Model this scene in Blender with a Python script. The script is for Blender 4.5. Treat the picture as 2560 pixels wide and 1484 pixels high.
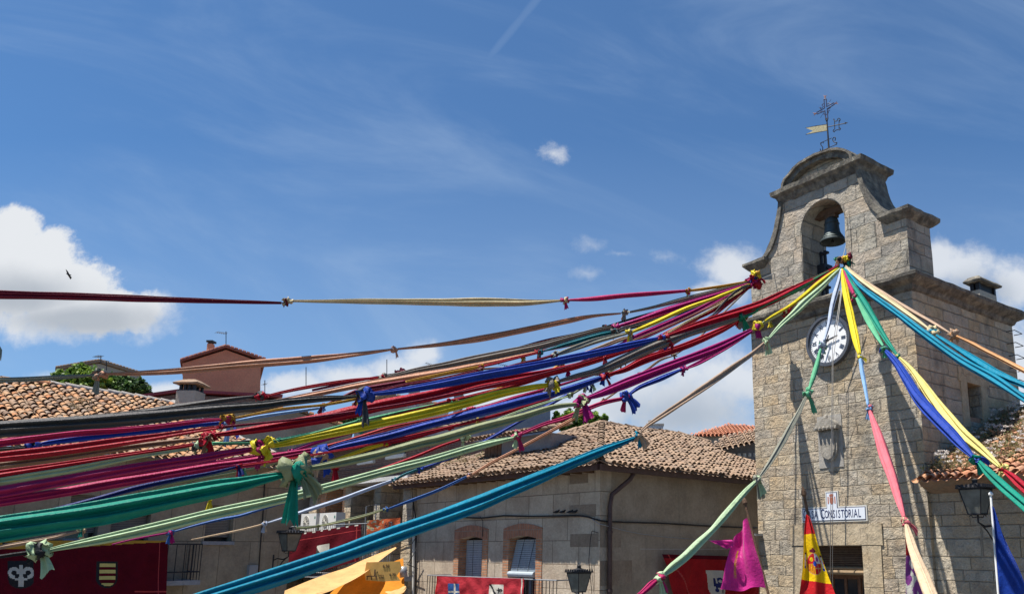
import bpy, bmesh, math, random
from mathutils import Vector, Matrix, noise
from mathutils.geometry import tessellate_polygon
R=math.radians
random.seed(7)
sc=bpy.context.scene
for o in list(bpy.data.objects): bpy.data.objects.remove(o)
# ------------------------------------------------------------------ camera
CZ=4.6; FL=1993.0; PX0=1550.0; PY0=955.0; TH=math.atan(415/1993.0)
cd=bpy.data.cameras.new('camera'); cam=bpy.data.objects.new('camera',cd); sc.collection.objects.link(cam)
cam.location=(0,0,CZ); cam.rotation_euler=(math.pi/2+TH,0,0)
cd.sensor_width=36; cd.lens=FL/2560*36; cd.shift_x=(1280-PX0)/2560; cd.shift_y=(PY0-742)/2560
cd.clip_end=3000; sc.camera=cam
# ------------------------------------------------------------------ sun, exposure
SUN_AZ=-104.0; SUN_EL=69.0
sd=bpy.data.lights.new('sun','SUN'); sd.energy=5.0; sd.angle=R(0.53); sd.color=(1,.95,.87)
so=bpy.data.objects.new('sun',sd); sc.collection.objects.link(so)
SDIR=Vector((math.sin(R(SUN_AZ))*math.cos(R(SUN_EL)),math.cos(R(SUN_AZ))*math.cos(R(SUN_EL)),math.sin(R(SUN_EL))))
so.rotation_euler=SDIR.to_track_quat('Z','Y').to_euler(); so.location=(0,0,60)
sc.view_settings.view_transform='Standard'; sc.view_settings.look='None'
sc.view_settings.exposure=0.86; sc.view_settings.gamma=1
# ------------------------------------------------------------------ node helper
class N:
    def __init__(s,nt): s.nt=nt; s.n=nt.nodes; s.l=nt.links
    def put(s,inp,v):
        if isinstance(v,bpy.types.NodeSocket): s.l.new(v,inp)
        elif v is not None: inp.default_value=v
    def m(s,op,a,b=None,c=None,clamp=False):
        x=s.n.new('ShaderNodeMath'); x.operation=op; x.use_clamp=clamp
        s.put(x.inputs[0],a); s.put(x.inputs[1],b); s.put(x.inputs[2],c); return x.outputs[0]
    def noise(s,vec,scale,detail=4,rough=.55,dist=0,dim='3D'):
        x=s.n.new('ShaderNodeTexNoise'); x.noise_dimensions=dim; s.put(x.inputs['Vector'],vec)
        x.inputs['Scale'].default_value=scale; x.inputs['Detail'].default_value=detail
        x.inputs['Roughness'].default_value=rough; x.inputs['Distortion'].default_value=dist; return x.outputs['Fac']
    def comb(s,x_,y_,z_=0.0):
        x=s.n.new('ShaderNodeCombineXYZ'); s.put(x.inputs[0],x_); s.put(x.inputs[1],y_); s.put(x.inputs[2],z_); return x.outputs[0]
    def white(s,vec):
        x=s.n.new('ShaderNodeTexWhiteNoise'); x.noise_dimensions='2D'; s.put(x.inputs['Vector'],vec); return x.outputs['Value']
    def ramp(s,f,stops,interp='LINEAR'):
        x=s.n.new('ShaderNodeValToRGB'); s.put(x.inputs[0],f); cr=x.color_ramp; cr.interpolation=interp
        while len(cr.elements)<len(stops): cr.elements.new(.5)
        for e,(p,c) in zip(cr.elements,stops): e.position=p; e.color=(*c,1) if len(c)==3 else c
        return x.outputs[0]
    def mr(s,v,a,b,c=0.0,d=1.0,smooth=True):
        x=s.n.new('ShaderNodeMapRange'); x.interpolation_type='SMOOTHSTEP' if smooth else 'LINEAR'
        s.put(x.inputs[0],v); s.put(x.inputs[1],a); s.put(x.inputs[2],b); s.put(x.inputs[3],c); s.put(x.inputs[4],d); return x.outputs[0]
    def mix(s,f,a,b,mode='MIX'):
        x=s.n.new('ShaderNodeMix'); x.data_type='RGBA'; x.blend_type=mode
        s.put(x.inputs[0],f)
        for i,v in ((6,a),(7,b)):
            if isinstance(v,(tuple,list)) and len(v)==3: v=(*v,1)
            s.put(x.inputs[i],v)
        return x.outputs[2]
    def grey(s,v): return s.comb(v,v,v)
    def bump(s,h,dist,strength=1.0):
        x=s.n.new('ShaderNodeBump'); s.put(x.inputs['Height'],h); x.inputs['Distance'].default_value=dist
        x.inputs['Strength'].default_value=strength; return x.outputs[0]
def mat(name):
    m=bpy.data.materials.new(name); m.use_nodes=True; return m,N(m.node_tree),m.node_tree.nodes['Principled BSDF']
# ------------------------------------------------------------------ world: sky with clouds
def ray(x,y):
    a=(x-PX0)/FL; b=-(y-PY0)/FL
    return Vector((a, math.cos(TH)-b*math.sin(TH), math.sin(TH)+b*math.cos(TH)))
w=bpy.data.worlds.new('World'); sc.world=w; w.use_nodes=True
k=N(w.node_tree); bg=w.node_tree.nodes['Background']
st=k.n.new('ShaderNodeTexSky'); st.sky_type='NISHITA'; st.sun_disc=False; st.sun_elevation=R(SUN_EL); st.sun_rotation=R(SUN_AZ)
st.altitude=1000; st.air_density=1.0; st.dust_density=.6; st.ozone_density=1.6
tc=k.n.new('ShaderNodeTexCoord'); sp=k.n.new('ShaderNodeSeparateXYZ'); k.put(sp.inputs[0],tc.outputs['Generated'])
yy=k.m('MAXIMUM',sp.outputs[1],.05); U=k.m('DIVIDE',sp.outputs[0],yy); V=k.m('DIVIDE',sp.outputs[2],yy)
front=k.mr(sp.outputs[1],.05,.3)
uv=k.comb(U,V,0.0)
# slow warp of the cloud outline
w1=k.m('SUBTRACT',k.noise(uv,9,6,.62),.5); w2=k.m('SUBTRACT',k.noise(k.comb(k.m('ADD',U,7.3),V,1.7),9,6,.62),.5)
Uw=k.m('ADD',U,k.m('MULTIPLY',w1,.045)); Vw=k.m('ADD',V,k.m('MULTIPLY',w2,.045))
def ell(x,y,rx,ry,uu=None,vv=None):
    r=ray(x,y); uc=r.x/r.y; vc=r.z/r.y
    a=k.m('DIVIDE',k.m('SUBTRACT',uu or Uw,uc),rx/2000.0); b=k.m('DIVIDE',k.m('SUBTRACT',vv or Vw,vc),ry/2000.0)
    return k.m('SUBTRACT',1.0,k.m('SQRT',k.m('ADD',k.m('MULTIPLY',a,a),k.m('MULTIPLY',b,b))))
def union(L):
    f=None
    for e in L: f=ell(*e) if f is None else k.m('MAXIMUM',f,ell(*e))
    return f
dense=union([(15,600,115,125),(80,670,150,130),(160,730,160,110),(-40,710,220,150),(260,780,150,72)])
small=union([(1382,388,60,46),])
wisp=union([(1480,612,85,34),(1550,632,60,16),(1460,682,75,22),(1660,632,60,24)])
soft=union([(150,800,330,70),(340,790,110,60),(2400,670,130,95),(2540,700,110,90),(2360,640,80,60),(1830,670,110,85),(1800,730,100,60),
 (1000,925,110,55),(870,940,160,45),(1060,890,60,50),(740,960,150,45),(1700,1010,290,140),(1850,940,160,110),(1500,1030,200,90),
 (230,950,180,28),(420,975,90,40),(2500,900,200,170),(1250,1000,160,70)])
nz=k.noise(uv,14,9,.62); nz2=k.noise(uv,5,5,.55)
nf=k.noise(uv,34,8,.7)
dn=k.m('ADD',k.m('ADD',dense,k.m('MULTIPLY',k.m('SUBTRACT',nz,.5),.75)),k.m('MULTIPLY',k.m('SUBTRACT',nf,.5),.6))
dm=k.mr(dn,.0,.27)
sl=k.m('ADD',k.m('ADD',small,k.m('MULTIPLY',k.m('SUBTRACT',nz,.5),1.2)),k.m('MULTIPLY',k.m('SUBTRACT',nf,.5),1.6))
wl=k.m('ADD',k.m('ADD',wisp,k.m('MULTIPLY',k.m('SUBTRACT',nz,.5),2.2)),k.m('MULTIPLY',k.m('SUBTRACT',nf,.5),2.0))
dm=k.m('MAXIMUM',dm,k.m('MAXIMUM',k.m('MULTIPLY',k.mr(sl,.05,1.1),.75),k.m('MULTIPLY',k.mr(wl,.1,1.6),.36)))
sm_=k.mr(k.m('ADD',soft,k.m('ADD',k.m('MULTIPLY',k.m('SUBTRACT',nz,.5),1.3),k.m('MULTIPLY',k.m('SUBTRACT',nf,.5),.7))),-.05,.75)
sm_=k.m('MULTIPLY',sm_,.85)
# thin high streaks, stretched along one direction
ca,sa=math.cos(R(-17)),math.sin(R(-17))
ur=k.m('ADD',k.m('MULTIPLY',U,ca),k.m('MULTIPLY',V,sa)); vr=k.m('SUBTRACT',k.m('MULTIPLY',V,ca),k.m('MULTIPLY',U,sa))
ci=k.noise(k.comb(k.m('MULTIPLY',ur,1.1),k.m('MULTIPLY',vr,3.6),.3),1.7,6,.6,.7)
ci=k.mr(ci,.42,.85,0,.27)
low=k.mr(V,.05,.55,.46,.08,False)
# vapour trail
r1=ray(1350,-10); r2=ray(1165,215); a1=Vector((r1.x/r1.y,r1.z/r1.y)); a2=Vector((r2.x/r2.y,r2.z/r2.y)); dd=a2-a1; L_=dd.length; dd/=L_
pu=k.m('SUBTRACT',U,a1.x); pv=k.m('SUBTRACT',V,a1.y)
al=k.m('DIVIDE',k.m('ADD',k.m('MULTIPLY',pu,dd.x),k.m('MULTIPLY',pv,dd.y)),L_)
ac=k.m('ABSOLUTE',k.m('SUBTRACT',k.m('MULTIPLY',pu,dd.y),k.m('MULTIPLY',pv,dd.x)))
ac=k.m('ADD',ac,k.m('MULTIPLY',k.m('SUBTRACT',nz,.5),.006))
tr=k.m('MULTIPLY',k.mr(ac,.001,.013,.17,0),k.m('MULTIPLY',k.mr(al,-2.,-.2,1,1),k.mr(al,.55,1.15,1,0)))
thin=k.m('MAXIMUM',k.m('ADD',ci,low),tr)
# under-sides of the clouds are greyer
ush=k.m('MAXIMUM',ell(40,740,230,95,U,V),ell(170,800,260,60,U,V)); ush=k.m('MAXIMUM',ush,k.m('MULTIPLY',k.m('MAXIMUM',ell(1720,1040,260,90,U,V),ell(2450,730,150,60,U,V)),.7))
ush=k.mr(k.m('ADD',ush,k.m('MULTIPLY',k.m('SUBTRACT',nz2,.5),1.4)),-.2,.75)
ccol=k.mix(ush,(8.6,8.9,9.3),(5.0,5.5,6.2))
skyc=k.mix(1.0,st.outputs[0],(.53,1.02,1.4,1),'MULTIPLY')
c0=k.mix(k.m('MULTIPLY',thin,front),skyc,(5.0,6.5,8.6))
c1=k.mix(k.m('MULTIPLY',sm_,front),c0,ccol)
c2=k.mix(k.m('MULTIPLY',dm,front),c1,ccol)
k.put(bg.inputs['Color'],c2); bg.inputs['Strength'].default_value=.051
# ------------------------------------------------------------------ geometry helpers
CAMP=Vector((0,0,CZ))
def P(x,y,Y): r=ray(x,y); return CAMP+r*(Y/r.y)
def az(a): return Vector((math.sin(R(a)),math.cos(R(a)),0))
def hit(x,y,p,n): r=ray(x,y); return CAMP+r*((p-CAMP).dot(n)/r.dot(n))
class Fr:  # a vertical facade plane: O on the ground, u along it, n outward
    def __init__(s,O,u,n): s.O=Vector((O[0],O[1],0)); s.u=u; s.n=n
    def pt(s,a,z,o=0.0): p=s.O+s.u*a+s.n*o; p.z=z; return p
    def sz(s,x,y,o=0.0):
        p=hit(x,y,s.O+s.n*o,s.n); return (p-s.O).dot(s.u),p.z
    def px(s,x,y,o=0.0): return hit(x,y,s.O+s.n*o,s.n)
class MB:
    def __init__(s): s.v=[]; s.f=[]; s.mi=[]; s.rn=[]; s.cm=0; s.cr=0.5
    def face(s,ids): s.f.append(tuple(ids)); s.mi.append(s.cm); s.rn.append(s.cr)
    def add(s,vs,fs):
        b=len(s.v); s.v+= [Vector(q) for q in vs]
        for f in fs: s.face([b+i for i in f])
    def hexa(s,p): s.add(p,[(0,1,2,3),(4,5,6,7),(0,1,5,4),(1,2,6,5),(2,3,7,6),(3,0,4,7)])
    def fbox(s,F,a0,a1,z0,z1,o0,o1):
        s.hexa([F.pt(a0,z0,o0),F.pt(a1,z0,o0),F.pt(a1,z1,o0),F.pt(a0,z1,o0),F.pt(a0,z0,o1),F.pt(a1,z0,o1),F.pt(a1,z1,o1),F.pt(a0,z1,o1)])
    def box(s,c,hx,hy,hz,rz=0,tilt=None):
        m=Matrix.Rotation(rz,3,'Z')
        if tilt: m=m@Matrix.Rotation(tilt,3,'X')
        c=Vector(c); q=[(-1,-1,-1),(1,-1,-1),(1,1,-1),(-1,1,-1),(-1,-1,1),(1,-1,1),(1,1,1),(-1,1,1)]
        s.hexa([c+m@Vector((a*hx,b*hy,d*hz)) for a,b,d in q])
    def prism(s,F,loops,o0,o1):
        # loops: first outer polygon in (a,z), others holes
        flat=[p for L in loops for p in L]; n=len(flat)
        vs=[F.pt(a,z,o0) for a,z in flat]+[F.pt(a,z,o1) for a,z in flat]
        tri=tessellate_polygon([[Vector((a,z,0)) for a,z in L] for L in loops])
        fs=[t for t in tri]+[(t[2]+n,t[1]+n,t[0]+n) for t in tri]
        b=0
        for L in loops:
            m=len(L)
            for i in range(m):
                j=(i+1)%m; fs.append((b+i,b+j,b+j+n,b+i+n))
            b+=m
        s.add(vs,fs)
    def tube(s,pts,r,n=6,cap=True):
        pts=[Vector(p) for p in pts]; rs=r if isinstance(r,(list,tuple)) else [r]*len(pts)
        b=len(s.v); prev=None
        for i,p in enumerate(pts):
            t=(pts[min(i+1,len(pts)-1)]-pts[max(i-1,0)]).normalized()
            if prev is None:
                a=Vector((0,0,1)) if abs(t.z)<.9 else Vector((1,0,0)); x=t.cross(a).normalized()
            else: x=(prev-t*prev.dot(t)).normalized()
            prev=x; y=t.cross(x)
            for q in range(n):
                an=2*math.pi*q/n; s.v.append(p+(x*math.cos(an)+y*math.sin(an))*rs[i])
        for i in range(len(pts)-1):
            for q in range(n): s.face((b+i*n+q,b+i*n+(q+1)%n,b+(i+1)*n+(q+1)%n,b+(i+1)*n+q))
        if cap: s.face([b+q for q in range(n)][::-1]); s.face([b+(len(pts)-1)*n+q for q in range(n)])
    def lathe(s,c,prof,n=20,axis=None):
        c=Vector(c); b=len(s.v)
        for r,z in prof:
            for q in range(n): an=2*math.pi*q/n; s.v.append(c+Vector((r*math.cos(an),r*math.sin(an),z)))
        for i in range(len(prof)-1):
            for q in range(n): s.face((b+i*n+q,b+i*n+(q+1)%n,b+(i+1)*n+(q+1)%n,b+(i+1)*n+q))
    def grid(s,fn,nu,nv):
        b=len(s.v)
        for j in range(nv+1):
            for i in range(nu+1): s.v.append(Vector(fn(i/nu,j/nv)))
        for j in range(nv):
            for i in range(nu): a=b+j*(nu+1)+i; s.face((a,a+1,a+nu+2,a+nu+1))
    def build(s,name,mats,parent=None,smooth=False,closed=True,solid=0):
        org=Vector(parent['org']) if parent and 'org' in parent else Vector((0,0,0))
        if parent is None and s.v:
            lo=Vector((min(v.x for v in s.v),min(v.y for v in s.v),min(v.z for v in s.v))); hi=Vector((max(v.x for v in s.v),max(v.y for v in s.v),0))
            org=Vector(((lo.x+hi.x)/2,(lo.y+hi.y)/2,lo.z))
        me=bpy.data.meshes.new(name); me.from_pydata([tuple(v-org) for v in s.v],[],s.f)
        if not isinstance(mats,(list,tuple)): mats=[mats]
        for m in mats: me.materials.append(m)
        me.polygons.foreach_set('material_index',s.mi)
        if closed:
            bm=bmesh.new(); bm.from_mesh(me); bmesh.ops.recalc_face_normals(bm,faces=bm.faces); bm.to_mesh(me); bm.free()
        uvl=me.uv_layers.new(name='UVMap'); co=me.vertices
        for p in me.polygons:
            n=p.normal
            if abs(n.z)>.75: tx=Vector((1,0,0)); ty=Vector((0,1,0))
            else:
                tx=Vector((-n.y,n.x,0)); tx=tx.normalized() if tx.length>1e-6 else Vector((1,0,0)); ty=Vector((0,0,1))
            for li in p.loop_indices:
                q=co[me.loops[li].vertex_index].co+org; uvl.data[li].uv=(q.dot(tx),q.dot(ty))
            p.use_smooth=smooth
        at=me.attributes.new('rnd','FLOAT','FACE'); at.data.foreach_set('value',s.rn[:len(me.polygons)])
        o=bpy.data.objects.new(name,me); sc.collection.objects.link(o)
        if parent: o.parent=parent
        else: o.location=org
        o['org']=tuple(org)
        if solid:
            md=o.modifiers.new('solid','SOLIDIFY'); md.thickness=solid
        return o
def tag(o,label,cat,group=None,kind=None):
    if label: o['label']=label
    if cat: o['category']=cat
    if group: o['group']=group
    if kind: o['kind']=kind
    return o
def empty(name,loc,label,cat,group=None):
    o=bpy.data.objects.new(name,None); sc.collection.objects.link(o); o.location=loc; o['org']=tuple(loc); o.empty_display_size=.3
    return tag(o,label,cat,group)
def copy_tree(o,parent=None):
    c=o.copy(); sc.collection.objects.link(c)
    if parent: c.parent=parent
    for ch in list(o.children): copy_tree(ch,c)
    return c
# ------------------------------------------------------------------ materials
def plain(name,col,rough=.7,var=.25,scale=6,metal=0,bump=0,spec=.3,bscale=None):
    m,q,b=mat(name); tc=q.n.new('ShaderNodeTexCoord'); v=q.noise(tc.outputs['Object'],scale,6,.6)
    f=q.mr(v,.25,.75,1-var,1+var,False); q.put(b.inputs['Base Color'],q.mix(1.0,(*col,1),q.grey(f),'MULTIPLY'))
    b.inputs['Roughness'].default_value=rough; b.inputs['Metallic'].default_value=metal; b.inputs['Specular IOR Level'].default_value=spec
    if bump: q.put(b.inputs['Normal'],q.bump(q.noise(tc.outputs['Object'],bscale or scale*4,5,.6),bump))
    return m
def ashlar(name,cols,mortar,rh=.3,bw=.62,jw=.012,bump=.03,stain=.35,staincol=(.07,.065,.06),rough=.9,joint=1.0,warm=.3):
    m,q,b=mat(name); uvn=q.n.new('ShaderNodeUVMap'); sp=q.n.new('ShaderNodeSeparateXYZ'); q.put(sp.inputs[0],uvn.outputs[0])
    tc=q.n.new('ShaderNodeTexCoord'); ob=tc.outputs['Object']
    wn=q.m('MULTIPLY',q.m('SUBTRACT',q.noise(ob,5,4,.6),.5),.05*rh/.3)
    x=q.m('ADD',sp.outputs[0],wn); y=q.m('ADD',sp.outputs[1],wn)
    y=q.m('ADD',y,q.m('MULTIPLY',q.m('SINE',q.m('MULTIPLY',y,.95/rh)),.16*rh)); y=q.m('ADD',y,q.m('MULTIPLY',q.m('SINE',q.m('MULTIPLY',y,2.1/rh)),.10*rh))
    ys=q.m('DIVIDE',y,rh); row=q.m('FLOOR',ys); fy=q.m('FRACT',ys)
    rr=q.white(q.comb(row,3.3)); bwr=q.m('MULTIPLY',q.m('ADD',q.m('MULTIPLY',rr,.7),.65),bw)
    xs=q.m('ADD',q.m('DIVIDE',x,bwr),q.m('MULTIPLY',rr,37.0)); xs=q.m('ADD',xs,q.m('MULTIPLY',q.m('SINE',q.m('ADD',q.m('MULTIPLY',xs,2.2),row)),.25))
    col=q.m('FLOOR',xs); fx=q.m('FRACT',xs); rnd=q.white(q.comb(row,col))
    ex=q.m('MULTIPLY',q.m('MINIMUM',fx,q.m('SUBTRACT',1.0,fx)),bwr); ey=q.m('MULTIPLY',q.m('MINIMUM',fy,q.m('SUBTRACT',1.0,fy)),rh)
    e=q.m('MINIMUM',ex,ey); e=q.m('ADD',e,q.m('MULTIPLY',q.m('SUBTRACT',q.noise(ob,9,4,.6),.5),jw*1.6))
    mk=q.mr(e,jw*.25,jw*1.3)
    c=q.ramp(rnd,[(i/(len(cols)-1),cc) for i,cc in enumerate(cols)])
    n1=q.noise(ob,3.5,7,.65); n2=q.noise(ob,26,5,.6)
    c=q.mix(1.0,c,q.grey(q.mr(n1,.25,.75,.74,1.24,False)),'MULTIPLY'); c=q.mix(1.0,c,q.grey(q.mr(n2,.25,.75,.8,1.2,False)),'MULTIPLY')
    # warm/cool patches
    c=q.mix(q.mr(q.noise(ob,1.3,4,.6),.42,.7,0,warm),c,q.mix(1.0,c,(1.18,.93,.62,1),'MULTIPLY'))
    c=q.mix(q.m('MULTIPLY',q.m('SUBTRACT',1.0,mk),joint),c,mortar)
    sn=q.noise(q.comb(sp.outputs[0],q.m('MULTIPLY',sp.outputs[1],.45),2.0),1.1,7,.68)
    c=q.mix(q.mr(sn,.5,.72,0,stain),c,staincol); c=q.mix(q.mr(q.noise(ob,2.2,8,.72),.56,.7,0,.4),c,(.13,.115,.09))
    q.put(b.inputs['Base Color'],c); b.inputs['Roughness'].default_value=rough; b.inputs['Specular IOR Level'].default_value=.2
    h=q.m('ADD',q.m('MULTIPLY',mk,.5),q.m('ADD',q.m('MULTIPLY',q.noise(ob,7,6,.6),.9),q.m('MULTIPLY',n2,.3)))
    h=q.m('ADD',h,q.m('MULTIPLY',rnd,.25))
    q.put(b.inputs['Normal'],q.bump(h,bump)); return m
M={}
M['tower']=ashlar('tower_ashlar',[(.35,.305,.245),(.43,.36,.265),(.36,.325,.27),(.45,.395,.305),(.42,.335,.225),(.39,.345,.285)],(.33,.285,.22),rh=.28,bw=.84,bump=.08,stain=.6,joint=.65,warm=.4)
M['belfry']=ashlar('belfry_ashlar',[(.3,.27,.23),(.38,.34,.27),(.32,.3,.26),(.41,.35,.28),(.35,.29,.22)],(.22,.2,.17),rh=.36,bw=.8,bump=.07,stain=.75,joint=.5)
M['side']=M['tower']
M['dressed']=ashlar('dressed_granite',[(.4,.33,.22),(.44,.36,.25),(.38,.32,.23)],(.3,.25,.18),rh=3.0,bw=3.0,bump=.03,stain=.2,joint=.2)
def weathered():
    m,q,b=mat('weathered_granite'); tc=q.n.new('ShaderNodeTexCoord'); ob=tc.outputs['Object']
    n=q.noise(ob,4.5,8,.7); c=q.ramp(n,[(.3,(.06,.055,.05)),(.45,(.13,.12,.105)),(.58,(.22,.2,.165)),(.72,(.38,.35,.28))])
    c=q.mix(q.mr(q.noise(ob,11,5,.6),.6,.75,0,.5),c,(.25,.24,.14))
    q.put(b.inputs['Base Color'],c); b.inputs['Roughness'].default_value=.95; b.inputs['Specular IOR Level'].default_value=.15
    q.put(b.inputs['Normal'],q.bump(q.m('ADD',q.noise(ob,9,7,.65),q.noise(ob,40,4,.6)),.04)); return m
M['weath']=weathered()
def render_wall(name,c1,c2,stain=.4,joints=None,jcol=(.3,.27,.23)):
    m,q,b=mat(name); tc=q.n.new('ShaderNodeTexCoord'); ob=tc.outputs['Object']; uvn=q.n.new('ShaderNodeUVMap'); sp=q.n.new('ShaderNodeSeparateXYZ'); q.put(sp.inputs[0],uvn.outputs[0])
    n=q.noise(ob,1.2,8,.65); c=q.mix(q.mr(n,.35,.68),c1,c2)
    c=q.mix(1.0,c,q.grey(q.mr(q.noise(ob,14,6,.65),.25,.75,.82,1.16,False)),'MULTIPLY')
    sn=q.noise(q.comb(q.m('MULTIPLY',sp.outputs[0],1.6),q.m('MULTIPLY',sp.outputs[1],.3),4.0),1.3,7,.7)
    c=q.mix(q.mr(sn,.52,.8,0,stain),c,(.1,.085,.07))
    h=q.noise(ob,20,5,.6)
    if joints:
        bt=q.n.new('ShaderNodeTexBrick'); q.put(bt.inputs['Vector'],q.comb(sp.outputs[0],sp.outputs[1])); bt.inputs['Scale'].default_value=1; bt.inputs['Brick Width'].default_value=joints[0]; bt.inputs['Row Height'].default_value=joints[1]
        bt.inputs['Mortar Size'].default_value=joints[2]; bt.inputs['Mortar Smooth'].default_value=.3; bt.offset=.43
        bt.inputs['Color1'].default_value=(1,1,1,1); bt.inputs['Color2'].default_value=(.86,.84,.82,1); bt.inputs['Mortar'].default_value=(.45,.42,.4,1)
        c=q.mix(.9,c,bt.outputs[0],'MULTIPLY'); h=q.m('SUBTRACT',h,bt.outputs['Fac'])
    q.put(b.inputs['Base Color'],c); b.inputs['Roughness'].default_value=.92; b.inputs['Specular IOR Level'].default_value=.2
    q.put(b.inputs['Normal'],q.bump(h,.012)); return m
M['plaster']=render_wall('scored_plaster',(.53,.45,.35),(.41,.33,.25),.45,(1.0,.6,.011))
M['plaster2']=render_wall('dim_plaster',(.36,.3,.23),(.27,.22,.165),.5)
M['leftwall']=render_wall('stone_faced_wall',(.37,.31,.23),(.26,.21,.155),.45,(.9,1.6,.008))
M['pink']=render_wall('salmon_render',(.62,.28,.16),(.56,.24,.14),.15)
M['greywall']=render_wall('grey_render',(.3,.3,.32),(.26,.26,.28),.2)
M['whitewall']=render_wall('pale_render',(.62,.6,.58),(.5,.48,.45),.25)
M['housewall']=render_wall('beige_render',(.44,.39,.32),(.36,.32,.27),.25)
def brick(name,c1,c2,mo,bw=.24,rh=.07,ms=.012,bump=.01):
    m,q,b=mat(name); uvn=q.n.new('ShaderNodeUVMap'); bt=q.n.new('ShaderNodeTexBrick'); q.put(bt.inputs['Vector'],uvn.outputs[0])
    for a,v in (('Scale',1),('Brick Width',bw),('Row Height',rh),('Mortar Size',ms),('Mortar Smooth',.2),('Color1',(*c1,1)),('Color2',(*c2,1)),('Mortar',(*mo,1))): bt.inputs[a].default_value=v
    tc=q.n.new('ShaderNodeTexCoord'); c=q.mix(1.0,bt.outputs[0],q.grey(q.mr(q.noise(tc.outputs['Object'],7,6,.65),.25,.75,.75,1.25,False)),'MULTIPLY')
    q.put(b.inputs['Base Color'],c); b.inputs['Roughness'].default_value=.9; q.put(b.inputs['Normal'],q.bump(q.m('SUBTRACT',1.0,bt.outputs['Fac']),bump)); return m
M['brick']=brick('old_brick',(.5,.24,.12),(.38,.16,.08),(.3,.24,.18))
M['brick2']=brick('dark_brick',(.2,.095,.075),(.15,.07,.06),(.2,.17,.15),ms=.014)
M['brickv']=brick('brick_arch',(.44,.18,.095),(.33,.13,.07),(.3,.21,.15),bw=.07,rh=.3)
def tiles(name,stops,moss=.35):
    m,q,b=mat(name); at=q.n.new('ShaderNodeAttribute'); at.attribute_name='rnd'; tc=q.n.new('ShaderNodeTexCoord'); ob=tc.outputs['Object']
    c=q.ramp(at.outputs['Fac'],stops); c=q.mix(1.0,c,q.grey(q.mr(q.noise(ob,9,6,.65),.25,.75,.7,1.3,False)),'MULTIPLY')
    c=q.mix(q.mr(q.noise(ob,2.3,7,.7),.5,.72,0,moss),c,(.2,.19,.16)); c=q.mix(q.mr(q.noise(ob,17,5,.7),.6,.78,0,.35),c,(.3,.28,.22))
    q.put(b.inputs['Base Color'],c); b.inputs['Roughness'].default_value=.93; b.inputs['Specular IOR Level'].default_value=.15
    q.put(b.inputs['Normal'],q.bump(q.noise(ob,30,5,.6),.01)); return m
M['tiles']=tiles('clay_tiles',[(0,(.15,.1,.075)),(.25,(.31,.21,.14)),(.45,(.42,.22,.11)),(.6,(.24,.19,.155)),(.8,(.44,.26,.14)),(1,(.38,.16,.075))],.3)
M['tiles2']=tiles('lichened_tiles',[(0,(.19,.135,.1)),(.3,(.28,.2,.145)),(.55,(.26,.18,.125)),(.8,(.32,.225,.155)),(1,(.23,.15,.105))],.5)
M['tiles3']=tiles('new_tiles',[(0,(.45,.2,.11)),(.5,(.36,.2,.13)),(1,(.5,.26,.14))],.2)
M['mort']=plain('ridge_mortar',(.34,.31,.28),.95,.3,8,bump=.02)
M['iron']=plain('black_iron',(.03,.03,.034),.5,.3,20,metal=.3)
M['blueiron']=plain('painted_iron',(.035,.04,.09),.5,.3,20)
M['gold']=plain('flaked_gilt',(.34,.3,.18),.6,.5,25)
M['rust']=plain('rust_tip',(.28,.14,.1),.8,.4,25)
M['wood']=plain('brown_wood',(.17,.085,.045),.7,.4,12)
M['darkwood']=plain('old_dark_wood',(.11,.065,.04),.85,.5,10,bump=.01)
M['gutter']=plain('brown_metal_gutter',(.075,.045,.042),.5,.3,7)
M['bronze']=plain('patinated_bronze',(.075,.09,.09),.55,.35,9,metal=.45,bump=.004)
M['glass']=plain('dark_glass',(.02,.024,.03),.12,.3,4,spec=.6)
M['paleglass']=plain('milky_glass',(.13,.135,.12),.3,.4,5)
M['blind']=plain('grey_blind',(.33,.38,.42),.6,.12,8)
M['white']=plain('white_paint',(.72,.72,.7),.45,.06,4)
M['offwhite']=plain('off_white',(.6,.58,.52),.7,.12,6)
M['tilewhite']=plain('glazed_tile',(.7,.74,.8),.25,.06,3)
M['ink']=plain('black_blue_ink',(.015,.02,.05),.5,.1,5)
M['navy']=plain('navy_paint',(.02,.03,.1),.5,.1,5)
M['cable']=plain('black_cable',(.025,.023,.024),.6,.2,9)
M['cord']=plain('pale_cord',(.45,.43,.4),.8,.1,9)
M['steel']=plain('galvanised_steel',(.3,.31,.32),.45,.2,8,metal=.4)
M['ground']=plain('paving',(.14,.13,.115),.95,.35,.6,bump=.02,bscale=5)
M['leaf']=None
def leafmat(name,c1,c2):
    m,q,b=mat(name); at=q.n.new('ShaderNodeAttribute'); at.attribute_name='rnd'; c=q.ramp(at.outputs['Fac'],[(0,c1),(1,c2)])
    q.put(b.inputs['Base Color'],c); b.inputs['Roughness'].default_value=.6
    tr=q.n.new('ShaderNodeBsdfTranslucent'); q.put(tr.inputs[0],c); mx=q.n.new('ShaderNodeMixShader'); mx.inputs[0].default_value=.3
    q.l.new(b.outputs[0],mx.inputs[1]); q.l.new(tr.outputs[0],mx.inputs[2]); q.l.new(mx.outputs[0],q.n['Material Output'].inputs[0]); return m
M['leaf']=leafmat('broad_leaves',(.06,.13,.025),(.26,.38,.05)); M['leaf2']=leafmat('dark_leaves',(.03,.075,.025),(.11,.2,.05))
M['weed']=leafmat('dry_weeds',(.15,.17,.06),(.42,.27,.18)); M['bloom']=leafmat('pale_blooms',(.5,.45,.4),(.75,.7,.66))
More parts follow.
